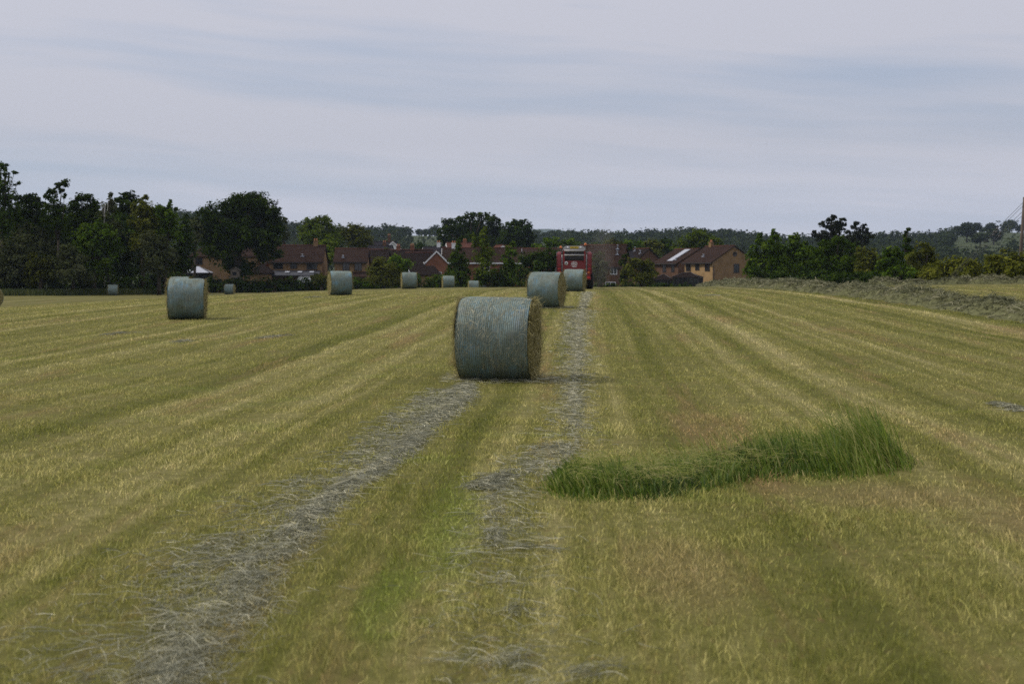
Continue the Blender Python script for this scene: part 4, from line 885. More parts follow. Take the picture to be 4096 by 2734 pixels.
for px, y_, s, lab in [(3868, 830, 1.35, 'round dark tree standing on the slope of the grassy hill'), (3920, 760, 1.1, 'dark tree lower right on the slope of the grassy hill'), (3790, 800, 1.3, 'dark tree at the left foot of the grassy hill'), (3975, 790, 1.2, 'bluish tree low on the grassy hill near the pole')]:
    t = copy_tree(fp[0]); x = (px-CX)/FPX*y_; t.location = (x, y_, float(tz(x, y_))-.3); t.scale = (s, s, s*.9); t.rotation_euler = (0, 0, px); tag(t, lab, 'tree', 'trees along the far skyline')

# ------------------------------------------------------------------ houses
def window(parent, name, c, w, h, axis, sgn, frame='dark_frame', bars=1):
    """a framed window on a wall plane; axis 'y' = faces +-y, 'x' = faces +-x (local)"""
    mb = MB(); f = .09
    def bx(u, z, su, sz, dep, t):
        if axis == 'y': mb_.box((c[0]+u, c[1]+sgn*dep, c[2]+z), (su, t, sz))
        else: mb_.box((c[0]+sgn*dep, c[1]+u, c[2]+z), (t, su, sz))
    mb_ = mb
    bx(0, h/2-f/2, w, f, .02, .10); bx(0, -h/2+f/2, w+.1, f, .03, .14); bx(-w/2+f/2, 0, f, h-2*f, .02, .10); bx(w/2-f/2, 0, f, h-2*f, .02, .10)
    for b in range(bars): bx(-w/2+w*(b+1)/(bars+1), 0, .07, h-2*f, .02, .09)
    fr = mb.build(name, M[frame], parent)
    mb_ = MB(); bx(0, 0, w-2*f+.01, h-2*f+.01, .008, .03); mb_.build('pane', M['glass'], fr)
    return fr

def house(label, corner, which, rot, L, Wd, eave, ridge, wall, roof, base=-2.2, windows=(), chimney=None, overhang=.35, fascia='fascia', group=None, name='house', hip=0., flues=()):
    """corner: (px, d) of one ground corner; which: its local signs; eave/ridge are photo rows read at the corner distance"""
    px, d = corner; th = R(rot); c, s = math.cos(th), math.sin(th)
    lx, ly = which[0]*L/2, which[1]*Wd/2
    wx = (px-CX)/FPX*d-(c*lx-s*ly); wy = d-(s*lx+c*ly)
    ez = CAMZ+(HY-eave)/FPX*d-base; rz = CAMZ+(HY-ridge)/FPX*d-base
    root = thing(name, label, 'house', (wx, wy, base), th, group)
    hl, hw = L/2, Wd/2
    mb = MB()
    if hip: mb.box((0, 0, ez/2), (L, Wd, ez))
    else: mb.prism([(-hw, 0), (hw, 0), (hw, ez), (0, rz-.02), (-hw, ez)], 'x', -hl, hl)
    mb.build('wall', M[wall], root)
    mb = MB(); sl = (rz-ez)/hw; t = .16; ov = overhang
    if hip:
        o_ = ov; a = [(-hl-o_, -hw-o_, ez-.02), (hl+o_, -hw-o_, ez-.02), (hl+o_, hw+o_, ez-.02), (-hl-o_, hw+o_, ez-.02), (-hl+hip, 0, rz), (hl-hip, 0, rz)]
        b = [(-hl-o_, -hw-o_, ez+.1), (hl+o_, -hw-o_, ez+.1), (hl+o_, hw+o_, ez+.1), (-hl-o_, hw+o_, ez+.1)]
        V = a[:4]+b+a[4:]
        mb.add(V, [(3, 2, 1, 0), (0, 1, 5, 4), (1, 2, 6, 5), (2, 3, 7, 6), (3, 0, 4, 7), (4, 5, 9, 8), (5, 6, 9), (6, 7, 8, 9), (7, 4, 8)])
    else:
        e = hw+ov; ezz = ez-sl*ov
        mb.prism([(-e, ezz+.05), (0, rz+.05), (e, ezz+.05), (e, ezz+.05+t), (0, rz+.05+t), (-e, ezz+.05+t)], 'x', -hl-.22, hl+.22)
    rf = mb.build('roof', M[roof], root)
    if not hip:
        mb = MB()                                                    # ridge tiles
        mb.tube([(-hl-.23, 0, rz+.05+t), (hl+.23, 0, rz+.05+t)], .11, 8); mb.build('ridge_tiles', M['roof_red' if roof != 'slate' else 'slate'], rf)
        for sg in (-1, 1):
            mb = MB(); mb.box((0, sg*(hw+ov+.05), ez-sl*ov+.10), (L+.42, .12, .2)); mb.build('gutter_board', M[fascia], root)
        if fascia == 'white':
            for sx_ in (-1, 1):
                mb = MB()
                for sg in (-1, 1): mb.prism([(0, rz-.20), (0, rz+.10), (sg*(hw+ov), ezz+.10), (sg*(hw+ov), ezz-.20)], 'x', sx_*(hl+.23), sx_*(hl+.29))
                mb.build('bargeboard', M[fascia], root)
    for i, wspec in enumerate(windows):
        face, u, z, w, h = wspec[:5]; fr = wspec[5] if len(wspec) > 5 else 'dark_frame'; bars = wspec[6] if len(wspec) > 6 else 1
        if face == 'front': window(root, 'window', (u, -hw, z), w, h, 'y', -1, fr, bars)
        elif face == 'right': window(root, 'window', (hl, u, z), w, h, 'x', 1, fr, bars)
        elif face == 'left': window(root, 'window', (-hl, u, z), w, h, 'x', -1, fr, bars)
    if chimney:
        for (u, hh, cm) in chimney:
            mb = MB(); mb.box((u, 0, rz+hh/2-.35), (.75, .55, hh+.7)); mb.box((u, 0, rz+hh+.05), (.86, .66, .12)); ch = mb.build('chimney', M[cm], rf)
            mb = MB()
            for q in (-.18, .18): mb.lathe([(rz+hh+.1, .11), (rz+hh+.5, .09), (rz+hh+.5, .05)], 'z', 10, (u+q, 0, 0))
            mb.build('chimney_pots', M['terracotta'], ch)
    for (u, v, hh) in flues:                                         # little lead-collared roof vents on the front slope
        z = rz-sl*abs(v)+.2; mb = MB(); mb.box((u, v, z+.02), (.55, .5, .14)); mb.lathe([(z, .10), (z+hh, .10), (z+hh, .16), (z+hh+.12, .16), (z+hh+.12, 0)], 'z', 10, (u, v, 0)); mb.build('roof_vent', M['lead'], rf)
    return root
VG = 'brown-roofed houses of the village'
D = 240.
pm = FPX/D      # pixels per metre at the house row
# left: tan brick houses seen from the front
hA = house('tan brick house half hidden behind the oak, with a pyramid conservatory', (753, 240), (-1, -1), 2, 11.5, 7.5, 1028, 975, 'brick_tan', 'roof', windows=[('front', -4.2, 5.3, 1.7, 1.15), ('front', 1.0, 5.3, 1.6, 1.1), ('front', 3.2, 1.4, 2.0, 1.3), ('front', -1.2, 1.4, 2.2, 1.5)], hip=2.6, group=VG)
hA2 = house('dark-roofed garage at the left end of the oak house', (655, 238), (-1, -1), 2, 4.2, 4.6, 1071, 1038, 'brick_tan', 'roof_dark', group=VG, name='garage', windows=[('front', .6, 1.3, 1.3, .9)])
hA3 = house('brick link house right of the oak with one white window', (995, 244), (-1, -1), 0, 4.6, 7.0, 1024, 985, 'brick_red', 'roof', windows=[('front', .2, 5.4, .95, .95, 'white', 0)], group=VG)
hA4 = house('low lean-to roofed annexe below the white window', (1000, 236), (-1, -1), 0, 3.4, 4.2, 1094, 1056, 'brick_tan', 'roof_dark', windows=[('front', -.3, 1.2, 2.2, 1.2)], group=VG, hip=1.5, name='annexe')
hB = house('wide tan brick house with three dark upper windows and a grey lean-to', (1077, 240), (-1, -1), 1, 8.9, 8.0, 1047, 984, 'brick_tan', 'roof',
           windows=[('front', -2.95, 4.55, 1.6, 1.1), ('front', -.35, 4.6, 1.15, 1.1), ('front', 2.75, 4.45, 1.75, 1.1), ('front', -2., 1.0, 2.6, 1.7)], chimney=[(2.9, .9, 'brick_tan')], group=VG, flues=[(1.0, -2.9, .3)])
# its lean-to
mb = MB(); mb.prism([(-2.9, 1.75), (-2.9, 1.9), (0.0, 2.68), (0.0, 2.52)], 'x', -4.3, 4.2)
lt = mb.build('lean_to_roof', M['grey_roof'], hB); lt.location = (0, -4.02, 1.08)
for u in (-1.2, .9, 2.9):
    mb = MB(); mb.box((u, -1.55, 2.42), (.75, .8, .06), Matrix.Rotation(math.atan2(.78, 2.9), 4, 'X')); sk = mb.build('skylight', M['poly'], lt)
for u in (-4.2, -2.2, -.1, 2.0, 4.1):
    mb = MB(); mb.box((u, -2.75, 1.41), (.12, .12, 2.82)); mb.build('lean_to_post', M['dark_frame'], hB).location = (0, -4.02, 0)
hC = house('tan brick house with two dark windows between the oak house and the bush', (1338, 236), (-1, -1), 3, 5.3, 8.4, 1048, 997, 'brick_tan', 'roof', windows=[('front', -.75, 4.34, 1.15, 1.25), ('front', 1.25, 4.34, 1.2, 1.25), ('front', -.5, 1., 1.8, 1.2)], group=VG, flues=[(-1.3, -3.1, .3)])
# porch roof under house C
mb = MB(); mb.prism([(-2.2, 1.2), (0, 2.05), (0, 1.9), (-2.2, 1.05)], 'x', -.6, 2.9); mb.build('porch_roof', M['roof'], hC).location = (0, -4.22, 1.5)
hD = house('brown-roofed house set back between the tan house and the long roof', (1470, 252), (-1, -1), 0, 3.4, 8., 1045, 1001, 'brick_brown', 'roof_dark', windows=[('front', 0, 3.2, 1., 1.)], group=VG)
hE = house('long low brown roof behind the rounded bush', (1542, 262), (-1, -1), -2, 8.2, 8.5, 1046, 1002, 'brick_brown', 'roof_dark', windows=[('front', 0, 3., 1., 1.)], group=VG, chimney=[(-2.2, .8, 'brick_red'), (.4, .9, 'brick_red')])
hF = house('brown-roofed house with small dark gable in front of the long roof', (1628, 248), (-1, -1), 6, 4.6, 7., 1060, 1014, 'brick_red', 'roof_dark', windows=[('right', 0, 3., .9, 1.)], group=VG)
# red-brick gable with white bargeboards: the gable faces the camera
hG = house('red brick gable with white bargeboards beside the conical tree', (1703, 236), (1, -1), -86, 8., 3.6, 1047, 1004, 'brick_red', 'roof', windows=[('right', .6, 3.0, .5, 1.0, 'white', 0)], fascia='white', overhang=.25, group=VG)
hG2 = house('long brown roof behind the conical trees joined to the brick gable', (1772, 240), (-1, -1), 2, 13.2, 8., 1050, 994, 'brick_red', 'roof', windows=[('front', .8, 4.2, 1.1, 1.1, 'white'), ('front', 4.6, 4.2, 1.1, 1.1, 'white'), ('front', 3.0, 1.2, 1.4, 1.2, 'white')], fascia='white', group=VG, chimney=[(-4.8, .9, 'white')])
hH = house('low hip-roofed brown building behind the mid-distance bale', (1618, 226), (-1, -1), 3, 5.6, 5.2, 1101, 1062, 'brick_tan', 'roof_dark', hip=.9, windows=[('front', .4, .75, 1.4, .7, 'white')], group=VG, name='outbuilding')
mb = MB(); mb.box((0, 0, .45), (.9, .5, .9)); mb.prism([(-.55, .88), (.55, .88), (.42, 1.15), (-.42, 1.15)], 'y', -.3, .3); p = Wp(1624, 1118, 223)
whs = thing('garden_arch', 'small white arched garden frame on the left of the low hip-roofed building', 'garden arch', (p[0], 223, p[2]))
mb = MB(); mb.tube([(-.55, 0, -.9), (-.5, 0, 1.25), (-.38, 0, 1.55), (.38, 0, 1.55), (.5, 0, 1.25), (.55, 0, -.9)], .1, 8); mb.tube([(-.5, 0, 1.1), (.5, 0, 1.1)], .05, 6); mb.build('frame', M['white'], whs)
# further back roofs
BG = 'roofs further back in the village'
house('white gabled house standing up behind the long brown roof', (1535, 330), (1, -1), -84, 8., 4.2, 999, 966, 'white', 'roof_red', fascia='white', overhang=.25, group=BG, windows=[('right', .2, 4.6, .8, .9)])
house('purplish slate roof with a tall chimney behind the white gable', (1475, 345), (-1, -1), 3, 6.4, 7., 1010, 968, 'brick_brown', 'slate', chimney=[(1.6, 1.6, 'brick_brown')], group=BG, windows=[('front', 0, 3.2, 1., 1.)])
house('low slate roof left of the white gable with a squat dark chimney', (1470, 300), (-1, -1), -3, 4.8, 6., 1012, 985, 'white', 'slate', chimney=[(.8, .8, 'brick_brown')], group=BG, windows=[('front', 0, 3.2, 1., 1.)])
house('small white-fronted roof with a white chimney between the brown roofs', (1690, 290), (-1, -1), -2, 4.2, 7., 1017, 990, 'white', 'slate', fascia='white', chimney=[(.9, 1., 'white')], group=BG, windows=[('front', -.4, 3.2, 1., 1.)])
house('red tiled roof behind the conical tree with white gable end', (1795, 300), (-1, -1), 8, 5.2, 7., 1000, 973, 'white', 'roof_red', group=BG, fascia='white', windows=[('front', 0, 3.2, 1., 1.)], chimney=[(1.2, .6, 'brick_red')])
house('white gable showing through the airy yellow-green tree', (1965, 282), (1, -1), -78, 7., 4.6, 1020, 983, 'white', 'roof_red', group=BG, fascia='white', overhang=.25, windows=[('right', 0, 4.2, .9, .9)])
house('brown roof with a brick end left of the baler', (2066, 258), (-1, -1), -14, 9., 7.5, 1030, 997, 'brick_red', 'roof', group=BG, windows=[('front', 0, 3., 1.2, 1.)])
house('small red roof between the massive tree and the airy tree', (2010, 300), (-1, -1), 4, 2.6, 6., 1015, 985, 'brick_red', 'roof_red', group=BG, windows=[('front', 0, 3.2, .9, 1.)])
# right: gables turned to the camera
hJ = house('brown brick house with white windows, right of the baler behind dust', (2302, 238), (-1, -1), -20, 7.8, 6.5, 1064, 984, 'brick_brown', 'roof', fascia='fascia', windows=[('front', 2.75, 3.65, 1.15, 1.15, 'white'), ('front', 2.2, 1.4, 1.8, .9, 'white'), ('right', -1.2, 3., .5, 1.6, 'white', 0)], group=VG, flues=[(2.9, -1.6, .5), (2.7, -.7, .6)])
house('grey-brown roof set back right of the white-windowed house', (2452, 250), (-1, -1), 0, 3.6, 6., 1045, 1008, 'brick_brown', 'slate', group=VG, windows=[('front', 0, 3., 1., 1.)])
hK = house('dark red-brown gabled house behind the olive bush', (2550, 266), (1, -1), -74, 8., 4.6, 1040, 997, 'brick_brown', 'roof_dark', group=VG, windows=[('right', 0, 3., .9, 1.)], flues=[(2.4, -1.1, .5), (-2.0, -.5, .7)], overhang=.45)
hL = house('brown-roofed house with a long solar panel on its roof', (2712, 254), (1, -1), -68, 9., 8.6, 1052, 998, 'brick_brown', 'roof', group=VG, windows=[('front', 2.6, 4.1, 1.1, 1.25), ('front', -.6, 4.1, 1.3, 1.3), ('right', 1.4, 4.0, 1., 1.4)], overhang=.4, flues=[(2.6, -3.6, .3)])
hM = house('tan brick house with side wall coloured as sunlit and plain gable, last on the right', (2850, 238), (1, -1), -66, 9., 8.6, 1048, 986, 'brick_sunlit', 'roof', group=VG, windows=[('front', 2.9, 4.35, 1.5, 1.4), ('front', -.3, 4.4, 1.3, 1.2), ('front', -3.2, 4.35, 1.5, 1.4), ('right', .4, 4.1, 1.1, 1.5), ('right', -1.6, 1.5, 2., .9)], chimney=[(-2.8, .8, 'brick_tan')], overhang=.4, flues=[(-.4, -3.0, .3)])
mb = MB(); mb.prism([(-4.2, 0), (4.2, 0), (4.2, 4.85), (0, 7.55), (-4.2, 4.85)], 'x', 4.5, 4.53)   # browner sheet on the gable, its shade put into the colour
ez = CAMZ+(HY-1048)/FPX*238+2.2; rzz = CAMZ+(HY-986)/FPX*238+2.2
mb = MB(); mb.prism([(-4.19, 0), (4.19, 0), (4.19, ez-.05), (0, rzz-.12), (-4.19, ez-.05)], 'x', 4.502, 4.512); mb.build('gable_shade', M['brick_tan'], hM)
mb = MB(); mb.lathe([(4.50, .42), (4.56, .42), (4.56, .30), (4.53, .30), (4.53, 0)], 'x', 24, (0, .1, 6.5)); mb.build('gable_vent', M['dark_frame'], hM)
mb = MB(); mb.tube([(4.52, -4.05, 0), (4.52, -4.05, 4.6)], .07, 6); mb.build('drainpipe', M['dark_frame'], hM)
# solar panel on house L front slope
ezL = CAMZ+(HY-1052)/FPX*254+2.2; rzL = CAMZ+(HY-998)/FPX*254+2.2; slL = math.atan2(rzL-ezL, 4.3)
mb = MB(); mb.box((0, 0, 0), (2.0, 4.3, .08)); mb.box((-1.0, 0, .0), (.05, 4.36, .10)); mb.box((1.0, 0, .0), (.05, 4.36, .10))
sp = mb.build('solar_panel', M['solar'], hL); sp.location = (1.0, -2.25, (ezL+rzL)/2+.26); sp.rotation_euler = (slL, 0, 0)
# conservatories
def conservatory(parent_label, px, d, w, dep, eave, ridge, roof, rot=0., base=-2.1, frame='dark_frame', glassy='poly'):
    p = Wp(px, 1080, d); ez = CAMZ+(HY-eave)/FPX*d-base; rz = CAMZ+(HY-ridge)/FPX*d-base
    root = thing('conservatory', parent_label, 'conservatory', (p[0], d, base), R(rot))
    hl, hw = w/2, dep/2; mb = MB(); mb.box((0, 0, .35), (w, dep, .7)); mb.build('dwarf_wall', M['brick_tan'], root)
    mb = MB()
    for i in range(6):
        u = -hl+w*i/5
        for v in (-hw, hw): mb.box((u, v, (.7+ez)/2), (.14, .14, ez-.7))
    for i in range(1, 4):
        v = -hw+dep*i/4
        for u in (-hl, hl): mb.box((u, v, (.7+ez)/2), (.14, .14, ez-.7))
    mb.box((0, -hw, ez-.08), (w+.2, .16, .16)); mb.box((0, hw, ez-.08), (w+.2, .16, .16)); mb.box((-hl, 0, ez-.08), (.15, dep-.2, .158)); mb.box((hl, 0, ez-.08), (.15, dep-.2, .158))
    mb.build('frame', M[frame], root)
    mb = MB()
    for v in (-hw+.02, hw-.02): mb.box((0, v, (.7+ez)/2), (w-.1, .03, ez-.75))
    for u in (-hl+.02, hl-.02): mb.box((u, 0, (.7+ez)/2), (.03, dep-.1, ez-.75))
    mb.build('glazing', M['glass'], root)
    mb = MB(); o_ = .2; r_ = min(hl, hw)*.9
    mb.add([(-hl-o_, -hw-o_, ez), (hl+o_, -hw-o_, ez), (hl+o_, hw+o_, ez), (-hl-o_, hw+o_, ez), (-hl+r_, 0, rz), (hl-r_, 0, rz)], [(3, 2, 1, 0), (0, 1, 5, 4), (1, 2, 5), (2, 3, 4, 5), (3, 0, 4)])
    rf = mb.build('roof', M[roof], root)
    mb = MB(); mb.tube([(-hl+r_-.05, 0, rz+.03), (hl-r_+.05, 0, rz+.03)], .08, 6)
    for (a, b) in (((-hl-o_, -hw-o_), -hl+r_), ((hl+o_, -hw-o_), hl-r_)): mb.tube([(a[0], a[1], ez+.05), (b, 0, rz+.04)], .06, 6)
    mb.build('ridge_bars', M[frame], rf)
    return root
conservatory('pale pyramid-roofed conservatory in front of the oak house', 790, 232, 4.2, 4.2, 1090, 1064, 'poly', 4)
conservatory('purple-brown hipped conservatory in front of the side wall coloured as sunlit', 2752, 226, 4.0, 3.4, 1108, 1090, 'roof_dark', -20, frame='dark_frame')
conservatory('small dark-roofed conservatory left of the purple-brown one', 2655, 228, 2.8, 3.0, 1117, 1098, 'roof_dark', -16)
# white doors/blinds on the purple conservatory
p = Wp(2715, 1080, 223.5)
for px, w in ((2703, .28), (2742, .75), (2762, .4), (2785, .35)):
    pass
# playhouse and caravan
p = Wp(938, 1116, 218)
ph = thing('playhouse', 'small weathered wooden playhouse on stilts under the oak', 'playhouse', (p[0], 218, p[2]-.4))
mb = MB(); mb.box((0, .6, 1.15), (1.25, 1.2, 1.1)); mb.prism([(-.62, 1.7), (.62, 1.7), (0, 2.1)], 'y', 0, 1.2); mb.build('wall', M['wood'], ph)
mb = MB(); mb.prism([(-.85, 1.66), (0, 2.16), (.85, 1.66), (.85, 1.74), (0, 2.26), (-.85, 1.74)], 'y', -.12, 1.32); mb.build('roof', M['wood'], ph)
mb = MB(); mb.box((0, -.01, 1.25), (.6, .05, .45)); mb.build('window', M['glass'], ph)
for sx_ in (-.62, .62):
    mb = MB(); mb.tube([(sx_*1.5, -.2, 0), (sx_, 0, .85)], .07, 6); mb.build('leg', M['wood'], ph); mb = MB(); mb.tube([(sx_, 1.1, 0), (sx_, 1.1, .85)], .07, 6); mb.build('leg', M['wood'], ph)
p = Wp(1216, 1128, 219)
cv = thing('caravan', 'white sloping-topped trailer tent parked behind the hedge beside the grey lean-to', 'trailer', (p[0], 219, p[2]-.5))
mb = MB(); mb.prism([(-.95, .35), (.95, .35), (.95, 1.15), (.7, 1.32), (-.6, 1.32), (-.95, 1.0)], 'y', -.7, .7); mb.build('body', M['white'], cv, .03)
mb = MB(); mb.prism([(-.65, 1.31), (.95, 1.31), (.99, 1.42), (-.60, 1.42)], 'y', -.74, .74); mb.build('lid', M['grey_metal'], cv)
for sy in (-.6, .6):
    mb = MB(); mb.lathe([(-.08, .12), (-.08, .28), (.08, .28), (.08, .12)], 'y', 20, (.1, sy, .28)); mb.build('wheel', M['rubber'], cv)
# aerials
for px, py, d in ((1258, 945, 242), (1355, 965, 250), (1486, 985, 256), (1630, 1000, 264), (1412, 985, 300)):
    pass

# ------------------------------------------------------------------ round baler and tractor
def text_mesh(s, size, m, parent, loc, rot=(R(90), 0, 0), ext=.004, name='lettering', squash=1.):
    cu = bpy.data.curves.new(name, 'FONT'); cu.body = s; cu.size = size; cu.align_x = 'CENTER'; cu.align_y = 'CENTER'; cu.extrude = ext; cu.offset = .006
    tmp = bpy.data.objects.new('tmp', cu); COL.objects.link(tmp)
    dg = bpy.context.evaluated_depsgraph_get(); me = bpy.data.meshes.new_from_object(tmp.evaluated_get(dg)); me.name = name
    bpy.data.objects.remove(tmp)
    o = link(name, me, m, parent); o.location = loc; o.rotation_euler = rot; o.scale = (squash, 1, 1); return o
BD = 94.0
bxp = (2297-CX)/FPX*BD
bz = float(gz(bxp, BD))
baler = thing('round_baler', 'red round baler seen from behind, working away up the field', 'baler', (bxp, BD, bz), R(-3))
# drum body between the side shields
mb = MB(); prof = []
cy, czz, ra = 1.25, 1.55, 1.12
for i in range(25):
    a = R(250-i*10.5); prof.append((cy+ra*math.cos(a)*1.0, czz+ra*math.sin(a)))
mb.prism([(.16, 1.22), (.16, 1.86), (.30, 2.62), (.55, 2.74), (1.9, 2.70), (2.4, 2.2), (2.4, .9), (1.6, .55), (.7, .6)], 'x', -.74, .74)
body = mb.build('drum_housing', M['steel'], baler)
mb = MB(); mb.prism([(.06, 1.22), (.06, 1.82), (.15, 1.86), (.18, 1.22)], 'x', -.75, .75); mb.build('tailgate_panel', M['red'], baler, .015)
mb = MB(); mb.prism([(.02, .62), (.06, 1.21), (.20, 1.21), (.30, .62)], 'x', -.75, .75); mb.build('lower_panel', M['red_dark'], baler, .01)
# two belts wrapping over rollers, seen as dark bands
for nm, z0, z1 in (('belt', 1.87, 2.24), ('belt', 2.32, 2.50)):
    mb = MB(); k = 7; V = []
    for i in range(k):
        f = i/(k-1); z = z0+(z1-z0)*f; y = .10+.055*math.sin(f*math.pi)*-1+(z-1.87)*.14
        V.append((y, z))
    mb.prism(V+[(y+.14, z) for y, z in V[::-1]], 'x', -.63, .63); bl = mb.build(nm, M['belt'], baler)
for z, y, r_ in ((2.27, .10, .055), (2.56, .16, .065), (1.86, .10, .035)):
    mb = MB(); mb.tube([(-.66, y, z), (.66, y, z)], r_, 14); mb.build('roller', M['grey_metal'] if z > 2 else M['red'], baler)
for sg in (-1, 1):
    mb = MB(); mb.box((sg*.69, .13, 2.16), (.11, .14, .80), Matrix.Rotation(R(-7), 4, 'X')); mb.build('tailgate_arm', M['red_dark'], baler, .01)
    # curved side shield
    pr = [(.12, 1.0), (.10, 1.55), (.14, 2.0), (.24, 2.32), (.42, 2.46), (.9, 2.5), (1.9, 2.4), (2.3, 1.8), (2.3, .9), (1.2, .8)]
    mb = MB(); mb.prism(pr, 'x', sg*.87, sg*1.10)
    for f, ins in ((1.16, .05), ):
        mb.prism([(y+(1.2-y)*ins, z+(1.6-z)*ins) for y, z in pr], 'x', sg*1.095, sg*f)
    sh = mb.build('side_shield', M['red'], baler, .025)
    mb = MB(); mb.box((sg*.99, .085, 1.36), (.17, .03, .05)); mb.box((sg*.99, .085, 1.62), (.18, .02, .025)); mb.build('reflector_strip', M['red_lens'] , sh)
    mb = MB(); mb.tube([(sg*.80, .2, .8), (sg*.81, .22, 2.3)], .035, 8); mb.build('hydraulic_ram', M['grey_metal'], baler)
    # tail lamp cluster and its bracket
    mb = MB(); mb.box((sg*.93, .16, .92), (.28, .16, .5)); mb.box((sg*.93, .2, .72), (.36, .2, .16)); br = mb.build('lamp_bracket', M['red_dark'], baler, .02)
    mb = MB(); mb.box((sg*.95, .07, 1.12), (.12, .05, .11)); mb.build('indicator_lamp', M['amber'], br, .01)
    mb = MB(); mb.box((sg*.95, .07, .78), (.20, .05, .12)); mb.build('tail_lamp', M['red_lens'], br, .01)
    mb = MB(); mb.lathe([(-.02, 0), (-.02, .07), (.03, .07), (.03, 0)], 'y', 16, (sg*.78, .06, 1.02)); mb.build('work_lamp', M['grey_metal'], br)
    # wheel
    wh = None
    mb = MB(); mb.lathe([(-.22, .22), (-.24, .42), (-.20, .55), (-.12, .60), (.12, .60), (.20, .55), (.24, .42), (.22, .22)], 'x', 40, (0, 0, 0))
    for i in range(20):
        a = 2*math.pi*i/20
        for s2 in (-1, 1): mb.box((s2*.10, .60*math.cos(a+s2*.08), .60*math.sin(a+s2*.08)), (.17, .06, .05), Matrix.Rotation(a, 4, 'X'))
    wh = mb.build('wheel', M['rubber'], baler); wh.location = (sg*1.02, 1.35, .60)
    mb = MB(); mb.lathe([(-.15, 0), (-.15, .22), (.15, .22), (.15, 0)], 'x', 24); mb.build('rim', M['red_dark'], wh)
# grey top guard with number plate
mb = MB(); mb.prism([(-.74, 2.58), (.74, 2.58), (.74, 2.72), (.66, 2.80), (.56, 2.88), (-.56, 2.88), (-.66, 2.80), (-.74, 2.72)], 'y', .22, .34); tg = mb.build('top_guard', M['grey_metal'], baler, .015)
mb = MB(); mb.box((0, .19, 2.77), (.54, .03, .13)); npl = mb.build('number_plate', M['yellow'], tg)
mb = MB()
for i in range(7): mb.box((-.20+i*.066, .172, 2.77), (.034, .006, .075))
mb.build('plate_characters', M['black'], npl)
for sg in (-1, 1):
    mb = MB(); mb.lathe([(-.03, 0), (-.03, .07), (.05, .07)], 'y', 16, (sg*.42, .19, 2.77)); mb.build('top_lamp', M['white'], tg)
# speed roundel and oval emblem
mb = MB(); mb.lathe([(.035, 0), (.035, .115), (.055, .115)], 'y', 28, (-.53, 0, 1.73)); rd = mb.build('speed_roundel', M['white'], baler)
text_mesh('25', .13, M['black'], rd, (-.53, .030, 1.73))
mb = MB(); n = 40
for i in range(n):
    a, b = 2*math.pi*i/n, 2*math.pi*(i+1)/n
    q = [(.20*math.cos(a), .125*math.sin(a)), (.20*math.cos(b), .125*math.sin(b)), (.175*math.cos(b), .100*math.sin(b)), (.175*math.cos(a), .100*math.sin(a))]
    mb.add([(x, .045, 1.71+z) for x, z in q]+[(x, .062, 1.71+z) for x, z in q], [(0, 1, 2, 3), (7, 6, 5, 4), (0, 4, 5, 1), (2, 6, 7, 3)])
em = mb.build('oval_emblem', M['white'], baler)
text_mesh('LELY', .125, M['white'], em, (0, .052, 1.71))
mb = MB(); mb.box((0, .05, 1.50), (.30, .012, .035)); mb.box((-.02, .05, 1.58), (.44, .012, .014)); mb.build('lettering_strip', M['white'], baler)
mb = MB(); mb.box((0, 3.1, .55), (.22, 2.2, .18)); mb.box((0, 1.6, .5), (1.7, .2, .2)); mb.build('drawbar', M['red_dark'], baler)
mb = MB(); mb.tube([(-.9, 1.0, .42), (.9, 1.0, .42)], .22, 14); mb.build('pickup_reel', M['steel'], baler)

# the tractor in front, mostly hidden: mirrors, beacons and a wheel show past the baler
tx = bxp+.15; ty = BD+5.2
tr = thing('tractor', 'tractor hidden in front of the baler, only beacons, mirrors and a rear tyre showing', 'tractor', (tx, ty, float(gz(tx, ty))), R(-3))
mb = MB(); mb.prism([(-.75, 1.0), (.75, 1.0), (.72, 2.35), (.62, 2.62), (-.62, 2.62), (-.72, 2.35)], 'y', 0, 1.5); mb.build('cab', M['glass'], tr, .03)
mb = MB(); mb.prism([(-.78, 2.60), (.78, 2.60), (.70, 2.74), (-.70, 2.74)], 'y', -.1, 1.6); mb.build('cab_roof', M['grey_metal'], tr, .03)
mb = MB(); mb.prism([(-.45, .9), (.45, .9), (.40, 1.7), (-.40, 1.7)], 'y', 1.5, 3.6); mb.build('bonnet', M['red'], tr, .04)
mb = MB(); mb.tube([(.52, 1.55, 1.5), (.52, 1.55, 2.75)], .05, 10); mb.build('exhaust_stack', M['steel'], tr)
